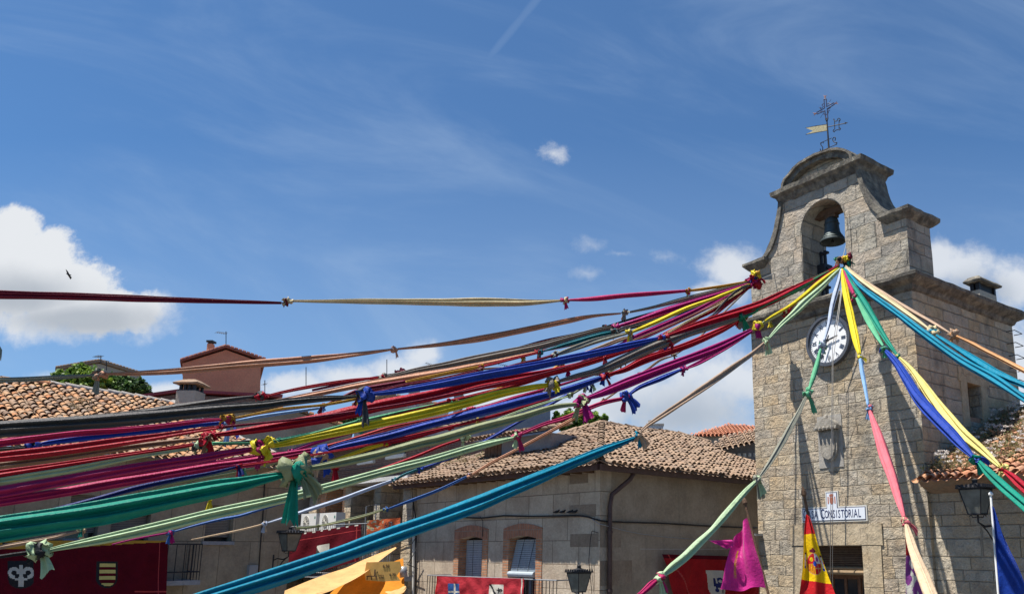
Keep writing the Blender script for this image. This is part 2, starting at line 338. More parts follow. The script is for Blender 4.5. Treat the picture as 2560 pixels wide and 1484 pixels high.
def cloth(name,col,tl=.12,sheen=.0,rough=.5,fine=True):
    m,q,b=mat(name); tc=q.n.new('ShaderNodeTexCoord'); ob=tc.outputs['Object']
    c=q.mix(1.0,(*col,1),q.grey(q.mr(q.noise(ob,2.5,6,.65),.25,.75,.74,1.2,False)),'MULTIPLY')
    q.put(b.inputs['Base Color'],c); b.inputs['Roughness'].default_value=rough; b.inputs['Sheen Weight'].default_value=sheen; b.inputs['Sheen Roughness'].default_value=.4
    b.inputs['Specular IOR Level'].default_value=.12 if rough>.6 else .2
    nb=q.bump(q.m('ADD',q.noise(ob,16,5,.65),q.m('MULTIPLY',q.noise(ob,4.5,4,.6,1.5),.9)),.016); q.put(b.inputs['Normal'],nb)
    tr=q.n.new('ShaderNodeBsdfTranslucent'); q.put(tr.inputs[0],c); q.put(tr.inputs['Normal'],nb); mx=q.n.new('ShaderNodeMixShader'); mx.inputs[0].default_value=tl
    q.l.new(b.outputs[0],mx.inputs[1]); q.l.new(tr.outputs[0],mx.inputs[2]); q.l.new(mx.outputs[0],q.n['Material Output'].inputs[0]); return m
CL={}
for nm,c in dict(maroon=(.2,.012,.04),crimson=(.46,.008,.035),rose=(.52,.03,.13),coral=(.6,.09,.09),pink=(.72,.16,.2),magenta=(.42,.012,.17),
  cream=(.68,.56,.33),creampeach=(.78,.58,.38),yellow=(.82,.66,.04),paleyellow=(.8,.68,.22),ochre=(.6,.33,.05),orange=(.66,.34,.15),salmon=(.66,.33,.2),tan=(.52,.36,.25),
  brown=(.34,.2,.13),palegreen=(.5,.66,.4),mint=(.14,.5,.27),green=(.02,.27,.14),emerald=(.008,.29,.2),olive=(.34,.37,.2),greygreen=(.33,.33,.26),
  grey=(.27,.235,.2),charcoal=(.085,.08,.08),black=(.02,.02,.024),teal=(.008,.16,.2),bluegreen=(.008,.26,.4),sky=(.22,.4,.68),palesky=(.5,.58,.74),blue=(.03,.09,.42),navy=(.012,.025,.16),midblue=(.06,.14,.42)).items():
    CL[nm]=cloth('cloth_'+nm,tuple((v*(.72 if max(c)<.66 else .78))*(.75 if v<.12 and max(c)>.2 else 1) for v in c))
M['redcloth']=cloth('red_banner_cloth',(.4,.015,.02),.25,0,.8); M['maroonbanner']=cloth('maroon_banner_cloth',(.11,.004,.012),.2,0,.85)
M['roscloth']=cloth('rose_red_cloth',(.45,.035,.05),.2,0,.8); M['awn']=cloth('sand_awning_cloth',(.66,.4,.17),.25,0,.85); M['ambertarp']=cloth('amber_tarpaulin',(.72,.27,.03),.4,0,.8)
M['flagred']=cloth('flag_red',(.55,.01,.015),.3,.2,.5); M['flagyel']=cloth('flag_yellow',(.85,.55,.0),.3,.2,.5); M['flagpink']=cloth('flag_magenta',(.62,.03,.27),.35,.3,.35); M['flagblue']=cloth('flag_blue',(.008,.04,.28),.3,.2,.4)
M['purple']=cloth('flag_purple',(.25,.06,.26),.3); M['whitecloth']=cloth('white_cloth',(.6,.57,.5),.2,0,.8); M['orangebanner']=cloth('orange_banner',(.7,.16,.06),.2,0,.7)
M['parch']=plain('painted_board',(.62,.36,.1),.8,.2,5)
# ------------------------------------------------------------------ more geometry helpers
def catmull(pts,k_=6):
    out=[]
    for i in range(len(pts)-1):
        p0=pts[max(i-1,0)];p1=pts[i];p2=pts[i+1];p3=pts[min(i+2,len(pts)-1)]
        for s in range(k_):
            t=s/k_; out.append(tuple(.5*((2*b_)+(c_-a_)*t+(2*a_-5*b_+4*c_-d_)*t*t+(3*b_-a_-3*c_+d_)*t**3) for a_,b_,c_,d_ in zip(p0,p1,p2,p3)))
    out.append(tuple(pts[-1])); return out
def roughen(o,seg=.22,amt=.015,scale=3.0):
    me=o.data; bm=bmesh.new(); bm.from_mesh(me)
    for _ in range(4):
        L=[e for e in bm.edges if e.calc_length()>seg*1.6]
        if not L: break
        bmesh.ops.subdivide_edges(bm,edges=L,cuts=1,use_grid_fill=True)
    bmesh.ops.triangulate(bm,faces=[f for f in bm.faces if len(f.verts)>4])
    for v in bm.verts:
        q=v.co*scale+Vector(o['org']); v.co+=Vector((noise.noise(q),noise.noise(q+Vector((9,0,0))),noise.noise(q+Vector((0,9,0)))))*amt*1.6
        q=q*4; v.co+=Vector((noise.noise(q),noise.noise(q+Vector((9,0,0))),noise.noise(q+Vector((0,9,0)))))*amt*.6
    bm.to_mesh(me); bm.free(); return o
def loft_rect(b,F,a0,a1,o0,o1,prof):
    base=len(b.v)
    for ex,z in prof:
        for a,o in ((a0-ex,o0-ex),(a1+ex,o0-ex),(a1+ex,o1+ex),(a0-ex,o1+ex)): b.v.append(F.pt(a,z,o))
    for i in range(len(prof)-1):
        for q in range(4): b.face((base+i*4+q,base+i*4+(q+1)%4,base+(i+1)*4+(q+1)%4,base+(i+1)*4+q))
    b.face([base+q for q in range(4)]); n=base+(len(prof)-1)*4; b.face([n+q for q in range(4)])
def inpoly(p,poly):
    x,y=p; c=False; n=len(poly)
    for i in range(n):
        x1,y1=poly[i]; x2,y2=poly[(i+1)%n]
        if (y1>y)!=(y2>y) and x<(x2-x1)*(y-y1)/(y2-y1)+x1: c=not c
    return c
class Roof:
    def __init__(s,O,e,inw,pitch): s.O=O; s.e=e; s.g=(inw*math.cos(R(pitch))+Vector((0,0,math.sin(R(pitch))))).normalized(); s.n=s.e.cross(s.g).normalized(); s.n=s.n if s.n.z>0 else -s.n
    def ab(s,x,y): p=hit(x,y,s.O,s.n)-s.O; return p.dot(s.e),p.dot(s.g)
    def pt(s,a,b,h=0): return s.O+s.e*a+s.g*b+s.n*h
def tile_roof(parent,rf,poly,mt,sp=.2,row=.28,seed=1,jit=1.0,name='roof_tiles'):
    rnd=random.Random(seed); mb=MB(); xs=[p[0] for p in poly]; ys=[p[1] for p in poly]
    na=int((max(xs)-min(xs))/sp)+2; nb=int((max(ys)-min(ys))/row)+2
    for i in range(na):
        ca=min(xs)+i*sp; wob=rnd.uniform(-.012,.012)*jit; ph=rnd.uniform(0,.5)*row
        for kk,(dx,up) in enumerate(((0,1),(sp/2,-1))):
            for j in range(-1,nb):
                a=ca+dx+wob+rnd.uniform(-.008,.008)*jit; b0=min(ys)+j*row+(ph if kk==0 else 0)*.25
                if not inpoly((a,max(b0+row*.5,min(ys)+.02)),poly): continue
                r0=sp*.42; r1=sp*.34; mb.cr=rnd.random(); L=row*1.35; hh=rnd.uniform(-.006,.012)*jit; sk=rnd.uniform(-.012,.012)*jit
                base=len(mb.v); K=6
                for e,(bb,rr) in enumerate(((b0,r0),(b0+L,r1))):
                    for q in range(K+1):
                        an=math.pi*q/K; 
                        if up>0: h=math.sin(an)*rr*.95+.035+(.035 if e==0 else .0)+hh
                        else: h=-math.sin(an)*rr*.6+.05+(.02 if e==0 else 0)
                        mb.v.append(rf.pt(a-math.cos(an)*rr+sk*e,bb,h))
                for q in range(K): mb.face((base+q,base+q+1,base+K+2+q,base+K+1+q))
    # bed under the tiles
    mb.cr=0.0; tri=tessellate_polygon([[Vector((a,b,0)) for a,b in poly]]); vs=[rf.pt(a,b,-.02) for a,b in poly]
    mb.add(vs,[t for t in tri])
    return mb.build(name,mt,parent,closed=False)
def ridge(parent,pts,r,mt,name='ridge_tiles',seed=3):
    # a row of overlapping half-round ridge tiles along a 3-D polyline
    rnd=random.Random(seed); mb=MB()
    for i in range(len(pts)-1):
        a,b=Vector(pts[i]),Vector(pts[i+1]); L=(b-a).length; n=max(1,int(L/.34)); t=(b-a)/L; x=t.cross(Vector((0,0,1))).normalized(); y=x.cross(t)
        for q in range(n):
            mb.cr=rnd.random(); p0=a+t*(L*q/n); p1=a+t*(L*(q+1.2)/n); base=len(mb.v); j=rnd.uniform(-.01,.015)
            for e,(p,rr) in enumerate(((p0,r*1.05),(p1,r*.9))):
                for s in range(8):
                    an=math.pi*s/7; mb.v.append(p+x*math.cos(an)*rr+y*(math.sin(an)*rr+j+(.02 if e==0 else 0)))
            for s in range(7): mb.face((base+s,base+s+1,base+9+s,base+8+s))
    return mb.build(name,mt,parent,closed=False)
def text_mesh(name,s,parent,F,a,z,o,size,mt,xs=1.0,rot=0,align='CENTER',ext=.004,adir=-1):
    # letters lying on facade F, reading left to right along adir*u
    cu=bpy.data.curves.new('t','FONT'); cu.body=s; cu.size=size; cu.align_x=align; cu.align_y='CENTER'; cu.extrude=ext; cu.resolution_u=2
    ob=bpy.data.objects.new('t',cu); sc.collection.objects.link(ob); bpy.context.view_layer.update()
    me=bpy.data.meshes.new_from_object(ob.evaluated_get(bpy.context.evaluated_depsgraph_get())); bpy.data.objects.remove(ob); bpy.data.curves.remove(cu)
    org=Vector(parent['org']) if parent else Vector((0,0,0)); c,sn=math.cos(rot),math.sin(rot); base=F.pt(a,z,o)
    for v in me.vertices:
        x=v.co.x*xs; y=v.co.y; x,y=x*c-y*sn,x*sn+y*c
        v.co=base+F.u*(adir*x)+Vector((0,0,y))+F.n*v.co.z-org
    me.materials.clear(); me.materials.append(mt)
    ob=bpy.data.objects.new(name,me); sc.collection.objects.link(ob); ob.parent=parent; ob['org']=tuple(org); return ob
# ------------------------------------------------------------------ ground
g=MB(); g.add([(-900,-300,0),(900,-300,0),(900,1500,0),(-900,1500,0)],[(0,1,2,3)]); tag(g.build('ground',M['ground'],closed=False),None,None,None,'structure')
# ------------------------------------------------------------------ clock tower
C=P(2300,1000,18.0)
T=Fr(C,az(-38.9),az(-128.9)); SF=Fr(C,az(51.1),az(141.1))
tw=empty('clock_tower',T.pt(2.5,0,-2.5),'granite clock tower with round clock, bell arch and scrolled gable on top','tower')
b=MB(); b.prism(T,[[(0,0),(5.02,0),(5.02,10.62),(0,10.62)],[(1.76,2.3),(3.42,2.3),(3.42,4.66),(1.76,4.66)]],0,-.55)
b.prism(SF,[[(.551,0),(5,0),(5,10.62),(.551,10.62)],[(2.2,7.66),(2.86,7.66),(2.86,8.62),(2.2,8.62)]],0,-.5)
b.fbox(T,.501,5.02,0,10.62,-.551,-5.0); roughen(b.build('wall',M['tower'],tw),.5,.012,2)
b=MB(); loft_rect(b,T,0,5.02,-5.0,0,[(.003,10.56),(.06,10.6),(.1,10.7),(.24,10.78),(.3,10.85),(.31,10.93),(.27,10.96)]); roughen(b.build('cornice',M['weath'],tw),.2,.022,3)
b=MB()
for i,(a0,a1) in enumerate(((1.2,1.78),(1.782,2.16),(2.162,3.9))): b.fbox(T,a0,a1,4.68,5.18,-.4,.03+.004*i)
roughen(b.build('lintel',M['dressed'],tw),.3,.008)
b=MB()
for a0,a1 in ((1.26,1.77),(3.4,3.88)):
    z=2.3; b=MB()
    for h in (.62,.8,.94): b.fbox(T,a0,a1,z,z+h-.0,-.4,.02+random.uniform(0,.01)); z+=h
    roughen(b.build('door_jamb',M['dressed'],tw),.3,.006)
# belfry
arch=[(1.72,11.0),(1.72,13.0)]+[(2.41-.69*math.cos(R(a)),13.0+.69*math.sin(R(a))) for a in range(10,171,10)]+[(3.1,13.0),(3.1,11.0)]
def scr(t): 
    c=(1.22-.72*(1-math.cos(t)),14.12-1.5*math.sin(t)); l=(1.22-.72*t/(math.pi/2),14.12-1.5*t/(math.pi/2)); return (c[0]*.6+l[0]*.4,c[1]*.6+l[1]*.4)
sR=[scr(R(a)) for a in range(0,91,9)]; sL=[(4.96-a,z) for a,z in sR]
outer=[(0.0,10.961),(1.72,10.961),(1.72,11.0)]+[p for p in arch[1:-1]]+[(3.1,11.0),(3.1,10.961),(4.96,10.961),(4.96,12.45),(4.48,12.45)]+sL[::-1]+sR+[(.48,12.45),(0,12.45)]
b=MB(); b.prism(T,[outer],0,-1.08); roughen(b.build('belfry_wall',M['belfry'],tw),.28,.012,2.5)
b=MB(); loft_rect(b,T,1.2,3.76,-1.08,0,[(.003,14.05),(.05,14.12),(.1,14.22),(.2,14.3),(.22,14.42),(.15,14.45)]); roughen(b.build('top_cornice',M['weath'],tw),.18,.02,3)
for a0,a1 in ((0,.5),(4.46,4.96)):
    b=MB(); loft_rect(b,T,a0,a1,-1.08,0,[(.003,12.38),(.05,12.42),(.13,12.5),(.18,12.56),(.18,12.64),(.1,12.66)]); roughen(b.build('pier_cap',M['weath'],tw),.16,.018,3)
for S_ in (sR,sL):
    b=MB(); sg=1 if S_ is sR else -1
    loop=[(a-.07*sg,z+.03) for a,z in S_]+[(a+.05*sg,z-.05) for a,z in S_[::-1]]
    b.prism(T,[loop],.07,-1.1); roughen(b.build('scroll_edge',M['weath'],tw),.15,.012,4)
b=MB(); el=lambda rx,ry,n=14:[(2.46-rx*math.cos(math.pi*i/n),14.44+ry*math.sin(math.pi*i/n)) for i in range(n+1)]
b.prism(T,[el(1.1,.53)+el(.88,.38)[::-1]],0.06,-.9); b.prism(T,[el(1.18,.6)+el(1.1,.53)[::-1]],0.14,-.95)
roughen(b.build('pediment_arch',M['weath'],tw),.15,.014,4)
b=MB(); b.prism(T,[el(.9,.39)],-.12,-.8); roughen(b.build('tympanum',M['belfry'],tw),.2,.008)
b=MB(); b.prism(T,[[(2.2,15.02),(2.6,15.02),(2.5,15.12),(2.3,15.12)]],-.2,-.6); roughen(b.build('finial_base',M['weath'],tw),.12,.01)
# belfry arch surround
b=MB(); rin=[(1.70,11.4),(1.70,13.0)]+[(2.41-.71*math.cos(R(a)),13.0+.71*math.sin(R(a))) for a in range(10,171,10)]+[(3.12,13.0),(3.12,11.4)]
ro=[(1.55,11.4),(1.55,13.0)]+[(2.41-.86*math.cos(R(a)),13.0+.86*math.sin(R(a))) for a in range(10,171,10)]+[(3.27,13.0),(3.27,11.4)]
b.prism(T,[ro+rin[::-1]],.018,-.06); roughen(b.build('arch_surround',M['belfry'],tw),.2,.006)
# side window and its parts
wn=MB(); wn.fbox(SF,2.201,2.859,7.661,8.619,-.42,-.36); wob=wn.build('window',M['glass'],tw)
b=MB()
for a0,a1,z0,z1 in ((2.201,2.25,7.661,8.619),(2.81,2.859,7.661,8.619),(2.25,2.81,8.57,8.619),(2.25,2.81,7.661,7.71),(2.51,2.55,7.71,8.57)): b.fbox(SF,a0,a1,z0,z1,-.358,-.3)
b.build('frame',M['darkwood'],wob)
b=MB()
b.fbox(SF,1.88,2.19,7.5,8.66,-.2,.025); b.fbox(SF,2.87,3.2,7.5,8.66,-.2,.022); b.fbox(SF,1.8,3.28,8.63,9.0,-.2,.028)
roughen(b.build('window_surround',M['dressed'],tw),.3,.006)
b=MB(); b.fbox(SF,2.22,2.84,7.665,7.79,-.3,-.05); b.build('sill_box',M['tiles3'],tw)
# corner rungs
for i in range(9):
    z=10.35-.34*i; b=MB(); p=[SF.pt(4.62,z,0),SF.pt(4.62,z,.22),SF.pt(5.05,z-.03,.22),SF.pt(5.05,z-.03,0)]
    b.tube(p,.012,5); b.build('rung',M['iron'],tw)
# door
d=MB(); d.fbox(T,1.761,3.419,2.301,4.0,-.5,-.44); dob=d.build('balcony_door',M['wood'],tw)
b=MB()
for a in (1.85,2.28,2.66,3.06): b.fbox(T,a,a+.28,2.5,3.86,-.438,-.43)
b.build('door_glass',M['glass'],dob)
b=MB()
for a in (1.77,2.16,2.56,2.95,3.34): b.fbox(T,a,a+.07,2.31,3.98,-.438,-.4)
b.fbox(T,1.77,3.41,3.9,3.99,-.438,-.39); b.build('door_stile',M['wood'],dob)
b=MB()
for i in range(13): b.fbox(T,1.77,3.41,4.1+.043*i,4.1+.043*i+.03,-.3+.005*(i%2),-.27+.004*(i%2))
b.fbox(T,1.77,3.41,4.64,4.655,-.35,-.2)
roller=b.build('roller_blind',M['darkwood'],tw)
b=MB(); b.tube([T.pt(1.77,4.03,-.2),T.pt(3.41,4.03,-.2)],.06,10); b.tube([T.pt(1.77,4.13,-.2),T.pt(3.41,4.13,-.2)],.04,10); b.build('blind_roll',plain('tan_blind_roll',(.27,.19,.11),.8,.15,5),tw)
# ------------------------------------------------------------------ clock
ca,cz=T.sz(2068,850,.14)
ck=empty('wall_clock',T.pt(ca,cz,0),'white wall clock with black Roman numerals showing 2:34 on the granite tower','clock')
def ring(mb,F,a,z,r0,r1,o0,o1,n=48):
    base=len(mb.v)
    for i in range(n):
        t=2*math.pi*i/n
        for r,o in ((r0,o0),(r1,o0),(r1,o1),(r0,o1)): mb.v.append(F.pt(a+r*math.cos(t),z+r*math.sin(t),o))
    for i in range(n):
        j=(i+1)%n
        for q in range(4): mb.face((base+i*4+q,base+i*4+(q+1)%4,base+j*4+(q+1)%4,base+j*4+q))
def disc(mb,F,a,z,r,o,n=48,ry=None):
    base=len(mb.v); mb.v+=[F.pt(a+r*math.cos(2*math.pi*i/n),z+(ry or r)*math.sin(2*math.pi*i/n),o) for i in range(n)]; mb.face([base+i for i in range(n)])
b=MB(); ring(b,T,ca,cz,.6,.67,0,.15); ring(b,T,ca,cz,.575,.602,.08,.125); b.build('rim',plain('clock_rim',(.13,.135,.15),.4,.2,6,metal=.5),ck,closed=True)
b=MB(); disc(b,T,ca,cz,.62,.08); b.build('dial',plain('enamel_dial',(.85,.86,.87),.4,.04,4),ck,closed=False)
b=MB()
for i in range(60):
    t=2*math.pi*i/60; r=.014 if i%5 else .02; disc(b,T,ca+.545*math.sin(t),cz+.545*math.cos(t),r*.8,.084,8)
b.build('minute_marks',M['ink'],ck,closed=False)
for i,s_ in enumerate(['XII','I','II','III','IIII','V','VI','VII','VIII','IX','X','XI']):
    t=2*math.pi*i/12; text_mesh('numeral',s_,ck,T,ca-.44*math.sin(t),cz+.44*math.cos(t),.085,.19,M['ink'],.62,-t,ext=.003)
def hand(name,deg,L,w,o):
    t=R(deg); dx,dz=-math.sin(t),math.cos(t); px,pz=dz,-dx; b=MB()
    pts=[(-.14,.3),(-.1,1.2),(0,.8),(L*.5,1.1),(L*.8,.6),(L*.86,1.3),(L,.1)]
    loop=[(ca+dx*l+px*w*k_,cz+dz*l+pz*w*k_) for l,k_ in pts]+[(ca+dx*l-px*w*k_,cz+dz*l-pz*w*k_) for l,k_ in pts[::-1]]
    b.prism(T,[loop],o,o+.01); ring(b,T,ca,cz,.005,.04,o-.002,o+.014,16); b.build(name,M['iron'],ck)
hand('hour_hand',77,.32,.02,.12); hand('minute_hand',204,.5,.017,.14)
# ------------------------------------------------------------------ coat of arms relief
a0,z1=T.sz(2043,1042,0); a1,z0=T.sz(2111,1165,0); am=(a0+a1)/2; zm=(z0+z1)/2
cr=empty('stone_crest',T.pt(am,z0,0),'carved stone shield with crown on a grey slab under the clock','carving')
b=MB(); b.fbox(T,a1,a0,z0,z1,-.1,.02); roughen(b.build('slab',M['weath'] if False else plain('grey_slab',(.33,.31,.28),.9,.25,9,bump=.01),cr),.3,.003)
sm=plain('carved_stone',(.3,.275,.235),.92,.35,9,bump=.015)
def shield_loop(a,z,w_,h,n=8): # a,z centre
    return [(a-w_/2,z+h/2),(a+w_/2,z+h/2),(a+w_/2,z-h*.05)]+[(a+w_/2*math.cos(R(t)),z-h*.05-h*.45*math.sin(R(t))) for t in range(15,166,15)]+[(a-w_/2,z-h*.05)]
b=MB(); b.prism(T,[shield_loop(am,zm-.12,.52,.78)],.02,.1); b.prism(T,[shield_loop(am,zm-.12,.42,.68),],.1,.14); roughen(b.build('shield',sm,cr),.1,.004)
b=MB(); b.prism(T,[[(am+.33,zm+.28),(am-.33,zm+.28),(am-.36,zm+.36)]+[(am-.3*math.cos(R(t)),zm+.36+.2*math.sin(R(t))) for t in range(0,181,15)]+[(am+.36,zm+.36)]],.02,.22)
for i in range(5): b.lathe(T.pt(am-.24+.12*i,zm+.32,.24),[(.0,-.05),(.04,-.03),(.045,.0),(.03,.04),(0,.05)],8)
b.lathe(T.pt(am,zm+.6,.14),[(0,-.06),(.05,-.02),(.04,.04),(0,.07)],8); roughen(b.build('crown',sm,cr),.1,.006)
# ------------------------------------------------------------------ town hall sign
sg=empty('tiled_sign',T.pt(2.56,5.25,0),'white glazed tile sign reading CASA CONSISTORIAL over the door','sign')
sA,sB=T.sz(2004,1290,.03)[0],T.sz(2168,1285,.03)[0]
b=MB(); b.prism(T,[[(sB,5.24),(sA,5.24),(sA,5.62),(2.75,5.62),(2.75,6.0),(2.36,6.0),(2.36,5.62),(sB,5.62)]],0,.03); b.build('mortar_edge',M['offwhite'],sg)
b=MB(); q_=.035; b.prism(T,[[(sB+q_,5.24+q_),(sA-q_,5.24+q_),(sA-q_,5.62-q_),(2.75-q_,5.62-q_),(2.75-q_,6.0-q_),(2.36+q_,6-q_),(2.36+q_,5.62-q_),(sB+q_,5.62-q_)]],.03,.036); b.build('navy_border',M['navy'],sg)
b=MB(); q_=.05; b.prism(T,[[(sB+q_,5.24+q_),(sA-q_,5.24+q_),(sA-q_,5.62-q_),(2.75-q_,5.62-q_),(2.75-q_,6.0-q_),(2.36+q_,6-q_),(2.36+q_,5.62-q_),(sB+q_,5.62-q_)]],.036,.042); b.build('tile_face',M['tilewhite'],sg)
mid=(sA+sB)/2
def word(s,x0,h1,h2):
    x=x0
    for i,ch in enumerate(s):
        h=h1 if i==0 else h2; wd={'I':.055,'C':.115,'O':.112,'N':.115,'A':.112}.get(ch,.1)*(h/h2)**.6
        text_mesh('letter',ch,sg,T,x-wd/2,5.425+(h-h2)*.18,.044,h*1.32,M['navy'],.58,ext=.003); x-=wd
word('CASA',sA-.07,.26,.21); word('CONSISTORIAL',sA-.6,.26,.21)
b=MB(); cx,cz_=2.555,5.79
b.prism(T,[shield_loop(cx,cz_-.03,.11,.17)],.042,.046)
for dx in (-.1,.1): b.fbox(T,cx+dx-.015,cx+dx+.015,cz_-.1,cz_+.07,.042,.046)
b.prism(T,[[(cx-.05,cz_+.07),(cx+.05,cz_+.07),(cx+.065,cz_+.12),(cx,cz_+.145),(cx-.065,cz_+.12)]],.042,.046); b.build('emblem',plain('painted_emblem',(.42,.14,.08),.4,.5,60),sg)
# ------------------------------------------------------------------ bell
ba,bz=T.sz(2082,606,-.5)
bl=empty('bronze_bell',T.pt(ba,bz,-.5),'green bronze bell hanging in the arch at the top of the tower','bell')
b=MB(); b.lathe(T.pt(ba,bz,-.5),[(.3,.03),(.335,0),(.345,.015),(.31,.09),(.26,.17),(.215,.28),(.195,.42),(.19,.55),(.18,.63),(.13,.69),(.0,.71)],28); b.lathe(T.pt(ba,bz,-.5),[(.3,.03),(.25,.15),(.18,.3),(.17,.55),(0,.62)],28)
for z_,r_ in ((.1,.312),(.17,.268),(.52,.2)): 
    b.tube([T.pt(ba,bz+z_,-.5)+Vector((r_*math.cos(2*math.pi*i/24),r_*math.sin(2*math.pi*i/24),0)) for i in range(25)],.009,5)
b.build('bell_body',M['bronze'],bl,smooth=True)
b=MB(); b.fbox(T,1.74,3.08,bz+.78,bz+.95,-.62,-.4); b.fbox(T,ba-.17,ba+.17,bz+.68,bz+.8,-.6,-.42); b.build('headstock',M['darkwood'],bl)
b=MB(); b.tube([T.pt(ba,bz+.6,-.5),T.pt(ba,bz+.05,-.5)],.015,6); b.lathe(T.pt(ba,bz-.02,-.5),[(0,0),(.045,.02),(.045,.07),(0,.1)],8); b.build('clapper',M['iron'],bl)
# iron frame at the left of the opening
fr=MB(); 
for a in (3.03,2.9): fr.fbox(T,a-.03,a+.03,10.97,12.6,-.75,-.69)
for z_ in (11.5,12.05,12.5): fr.fbox(T,2.8,3.06,z_,z_+.06,-.78,-.68)
fr.fbox(T,2.84,3.09,11.9,12.2,-.95,-.6)
tag(fr.build('bell_machinery',M['iron']),'dark iron frame standing in the bell arch below the bell','bell gear')
# ------------------------------------------------------------------ weathervane with cross
wv=empty('weathervane',T.px(2073,388,-.4),'iron weathervane with scrolled cross, arrow and swallow-tailed vane on the gable','weathervane')
def wp(x,y,o=-.4): return T.px(1960+x*.1916,220+y*.1916,o)
b=MB(); b.tube([wp(592,880),wp(560,420)],[.028,.018],8); b.tube([wp(560,430),wp(552,400)],.03,8); b.build('pole',M['iron'],wv)
b=MB()
def curve(mb,pts,r=.013,n=5,o=-.4):
    P_=[wp(x,y,o) for x,y in pts]; out=[]
    for i in range(len(P_)-1):
        p0=P_[max(i-1,0)];p1=P_[i];p2=P_[i+1];p3=P_[min(i+2,len(P_)-1)]
        for t in (0,.33,.66): out.append(.5*((2*p1)+(p2-p0)*t+(2*p0-5*p1+4*p2-p3)*t*t+(3*p1-p0-3*p2+p3)*t**3))
    out.append(P_[-1]); mb.tube(out,r,n)
for pl_ in ([(520,150),(550,145)],[(520,150),(530,262),(425,322),(432,342),(533,298),(545,415)],[(550,145),(555,248),(650,195),(658,215),(562,275),(572,410)],[(545,415),(572,410)]):
    b.tube([wp(*p) for p in pl_],.016,5)
b.build('cross',M['blueiron'],wv)
b=MB()
for pts in ([(505,255),(480,270),(470,262),(478,255)],[(530,205),(500,215),(500,235),(520,245)],[(565,205),(590,200),(610,215),(600,215)],[(570,280),(600,262),(612,245),(602,240)],[(530,300),(490,320),(478,312),(490,305)],[(525,330),(520,345),(545,350),(575,330),(580,312)],[(560,320),(580,300),(600,290)]): curve(b,pts,.011)
for pts in ([(530,305),(475,390)],[(560,235),(615,150)],[(500,300),(455,250)]): b.tube([wp(*p) for p in pts],.006,4)
b.build('cross_scroll',M['blueiron'],wv)
b=MB()
for c_ in ((535,140,0,-1),(655,207,1,-.35),(428,330,-1,.35)):
    x,y,dx,dy=c_
    for s_ in (-.5,0,.5): b.tube([wp(x,y),wp(x+dx*30-dy*s_*14,y+dy*30+dx*s_*14),wp(x+dx*45-dy*s_*44,y+dy*45+dx*s_*44)],[.012,.01,.004],4)
b.build('flame_tip',M['rust'],wv)
b=MB()
def vpoly(mb,pts,o0,o1):
    n=len(pts); vs=[wp(x,y,o0) for x,y in pts]+[wp(x,y,o1) for x,y in pts]; mb.add(vs,[tuple(range(n)),tuple(range(n,2*n))[::-1]]+[(i,(i+1)%n,(i+1)%n+n,i+n) for i in range(n)])
vpoly(b,[(566,478),(566,555),(420,578),(285,605),(378,560),(285,523),(420,500)],-.39,-.41); b.build('vane',M['gold'],wv)
b=MB(); b.tube([wp(566,476),wp(420,496),wp(285,522)],.012,5); b.tube([wp(566,556),wp(420,580),wp(285,606)],.012,5)
b.tube([wp(575,508),wp(800,462)],.013,5); vpoly(b,[(785,445),(838,452),(795,478),(800,462)],-.385,-.415)
for pts in ([(660,430),(662,540)],[(718,420),(718,535)]): b.tube([wp(*p) for p in pts],.011,4)
for pts in ([(645,415),(650,405),(660,430),(690,432),(705,400),(725,400),(732,420),(718,440)],[(655,540),(640,560),(655,575),(665,560),(700,545),(725,550),(738,530),(720,520)]): curve(b,pts,.012)
b.build('arrow',M['iron'],wv)
b=MB()
for pts in ([(475,718),(620,655)],[(500,815),(690,735)]): b.tube([wp(*p) for p in pts],.011,4)
curve(b,[(515,720),(500,708),(480,725),(485,750),(505,775),(500,815),(480,825),(472,795)],.013); curve(b,[(665,690),(672,655),(655,643),(636,665),(645,695),(672,715),(690,712),(685,735),(660,745)],.013)
b.build('compass_letters',M['iron'],wv)
# small floodlight on the pediment
fl=empty('floodlight',T.px(2032,396,-.2),'small round white floodlight behind the curved top of the tower','floodlight')
b=MB(); b.lathe(T.px(2034,397,-.3),[(0,-.07),(.06,-.05),(.09,0),(.07,.06),(0,.09)],12); b.build('lamp_head',M['iron'],fl,smooth=True)
b=MB(); b.lathe(T.px(2036,400,-.22),[(0,-.06),(.05,-.04),(.07,0),(.05,.04),(0,.06)],12); b.tube([T.px(2034,400,-.3),T.px(2037,410,-.35)],.015,5); b.build('lamp_glass',M['white'],fl,smooth=True)
# chimney on the tower roof
ch=empty('tower_chimney',SF.px(2466,765,-1.0),'squat chimney with tiled hood on the tower roof','chimney')
def cpx(x,y,o=-1.0): return SF.sz(x,y,o)
a0,_=cpx(2452,760); a1,z1=cpx(2490,730); _,zt=cpx(2460,712)
b=MB(); b.fbox(SF,a0,a1,10.9,z1-.12,-1.0,-1.28); b.build('stack',M['housewall'],ch)
b=MB(); 
for aa in (a0,a1-.12):
    for oo in (-1.0,-1.17): b.fbox(SF,aa+.01,aa+.11,z1-.12,z1+.12,oo-.11,oo)
b.fbox(SF,a0+.12,a1-.12,z1-.12,z1+.12,-1.05,-1.2); b.build('vent',M['iron'],ch)
b=MB(); loft_rect(b,SF,a0,a1,-1.28,-1.0,[(.12,z1+.12),(.14,z1+.17),(.03,z1+.28),(-.08,z1+.34)]); roughen(b.build('hood',M['weath'],ch),.15,.012)
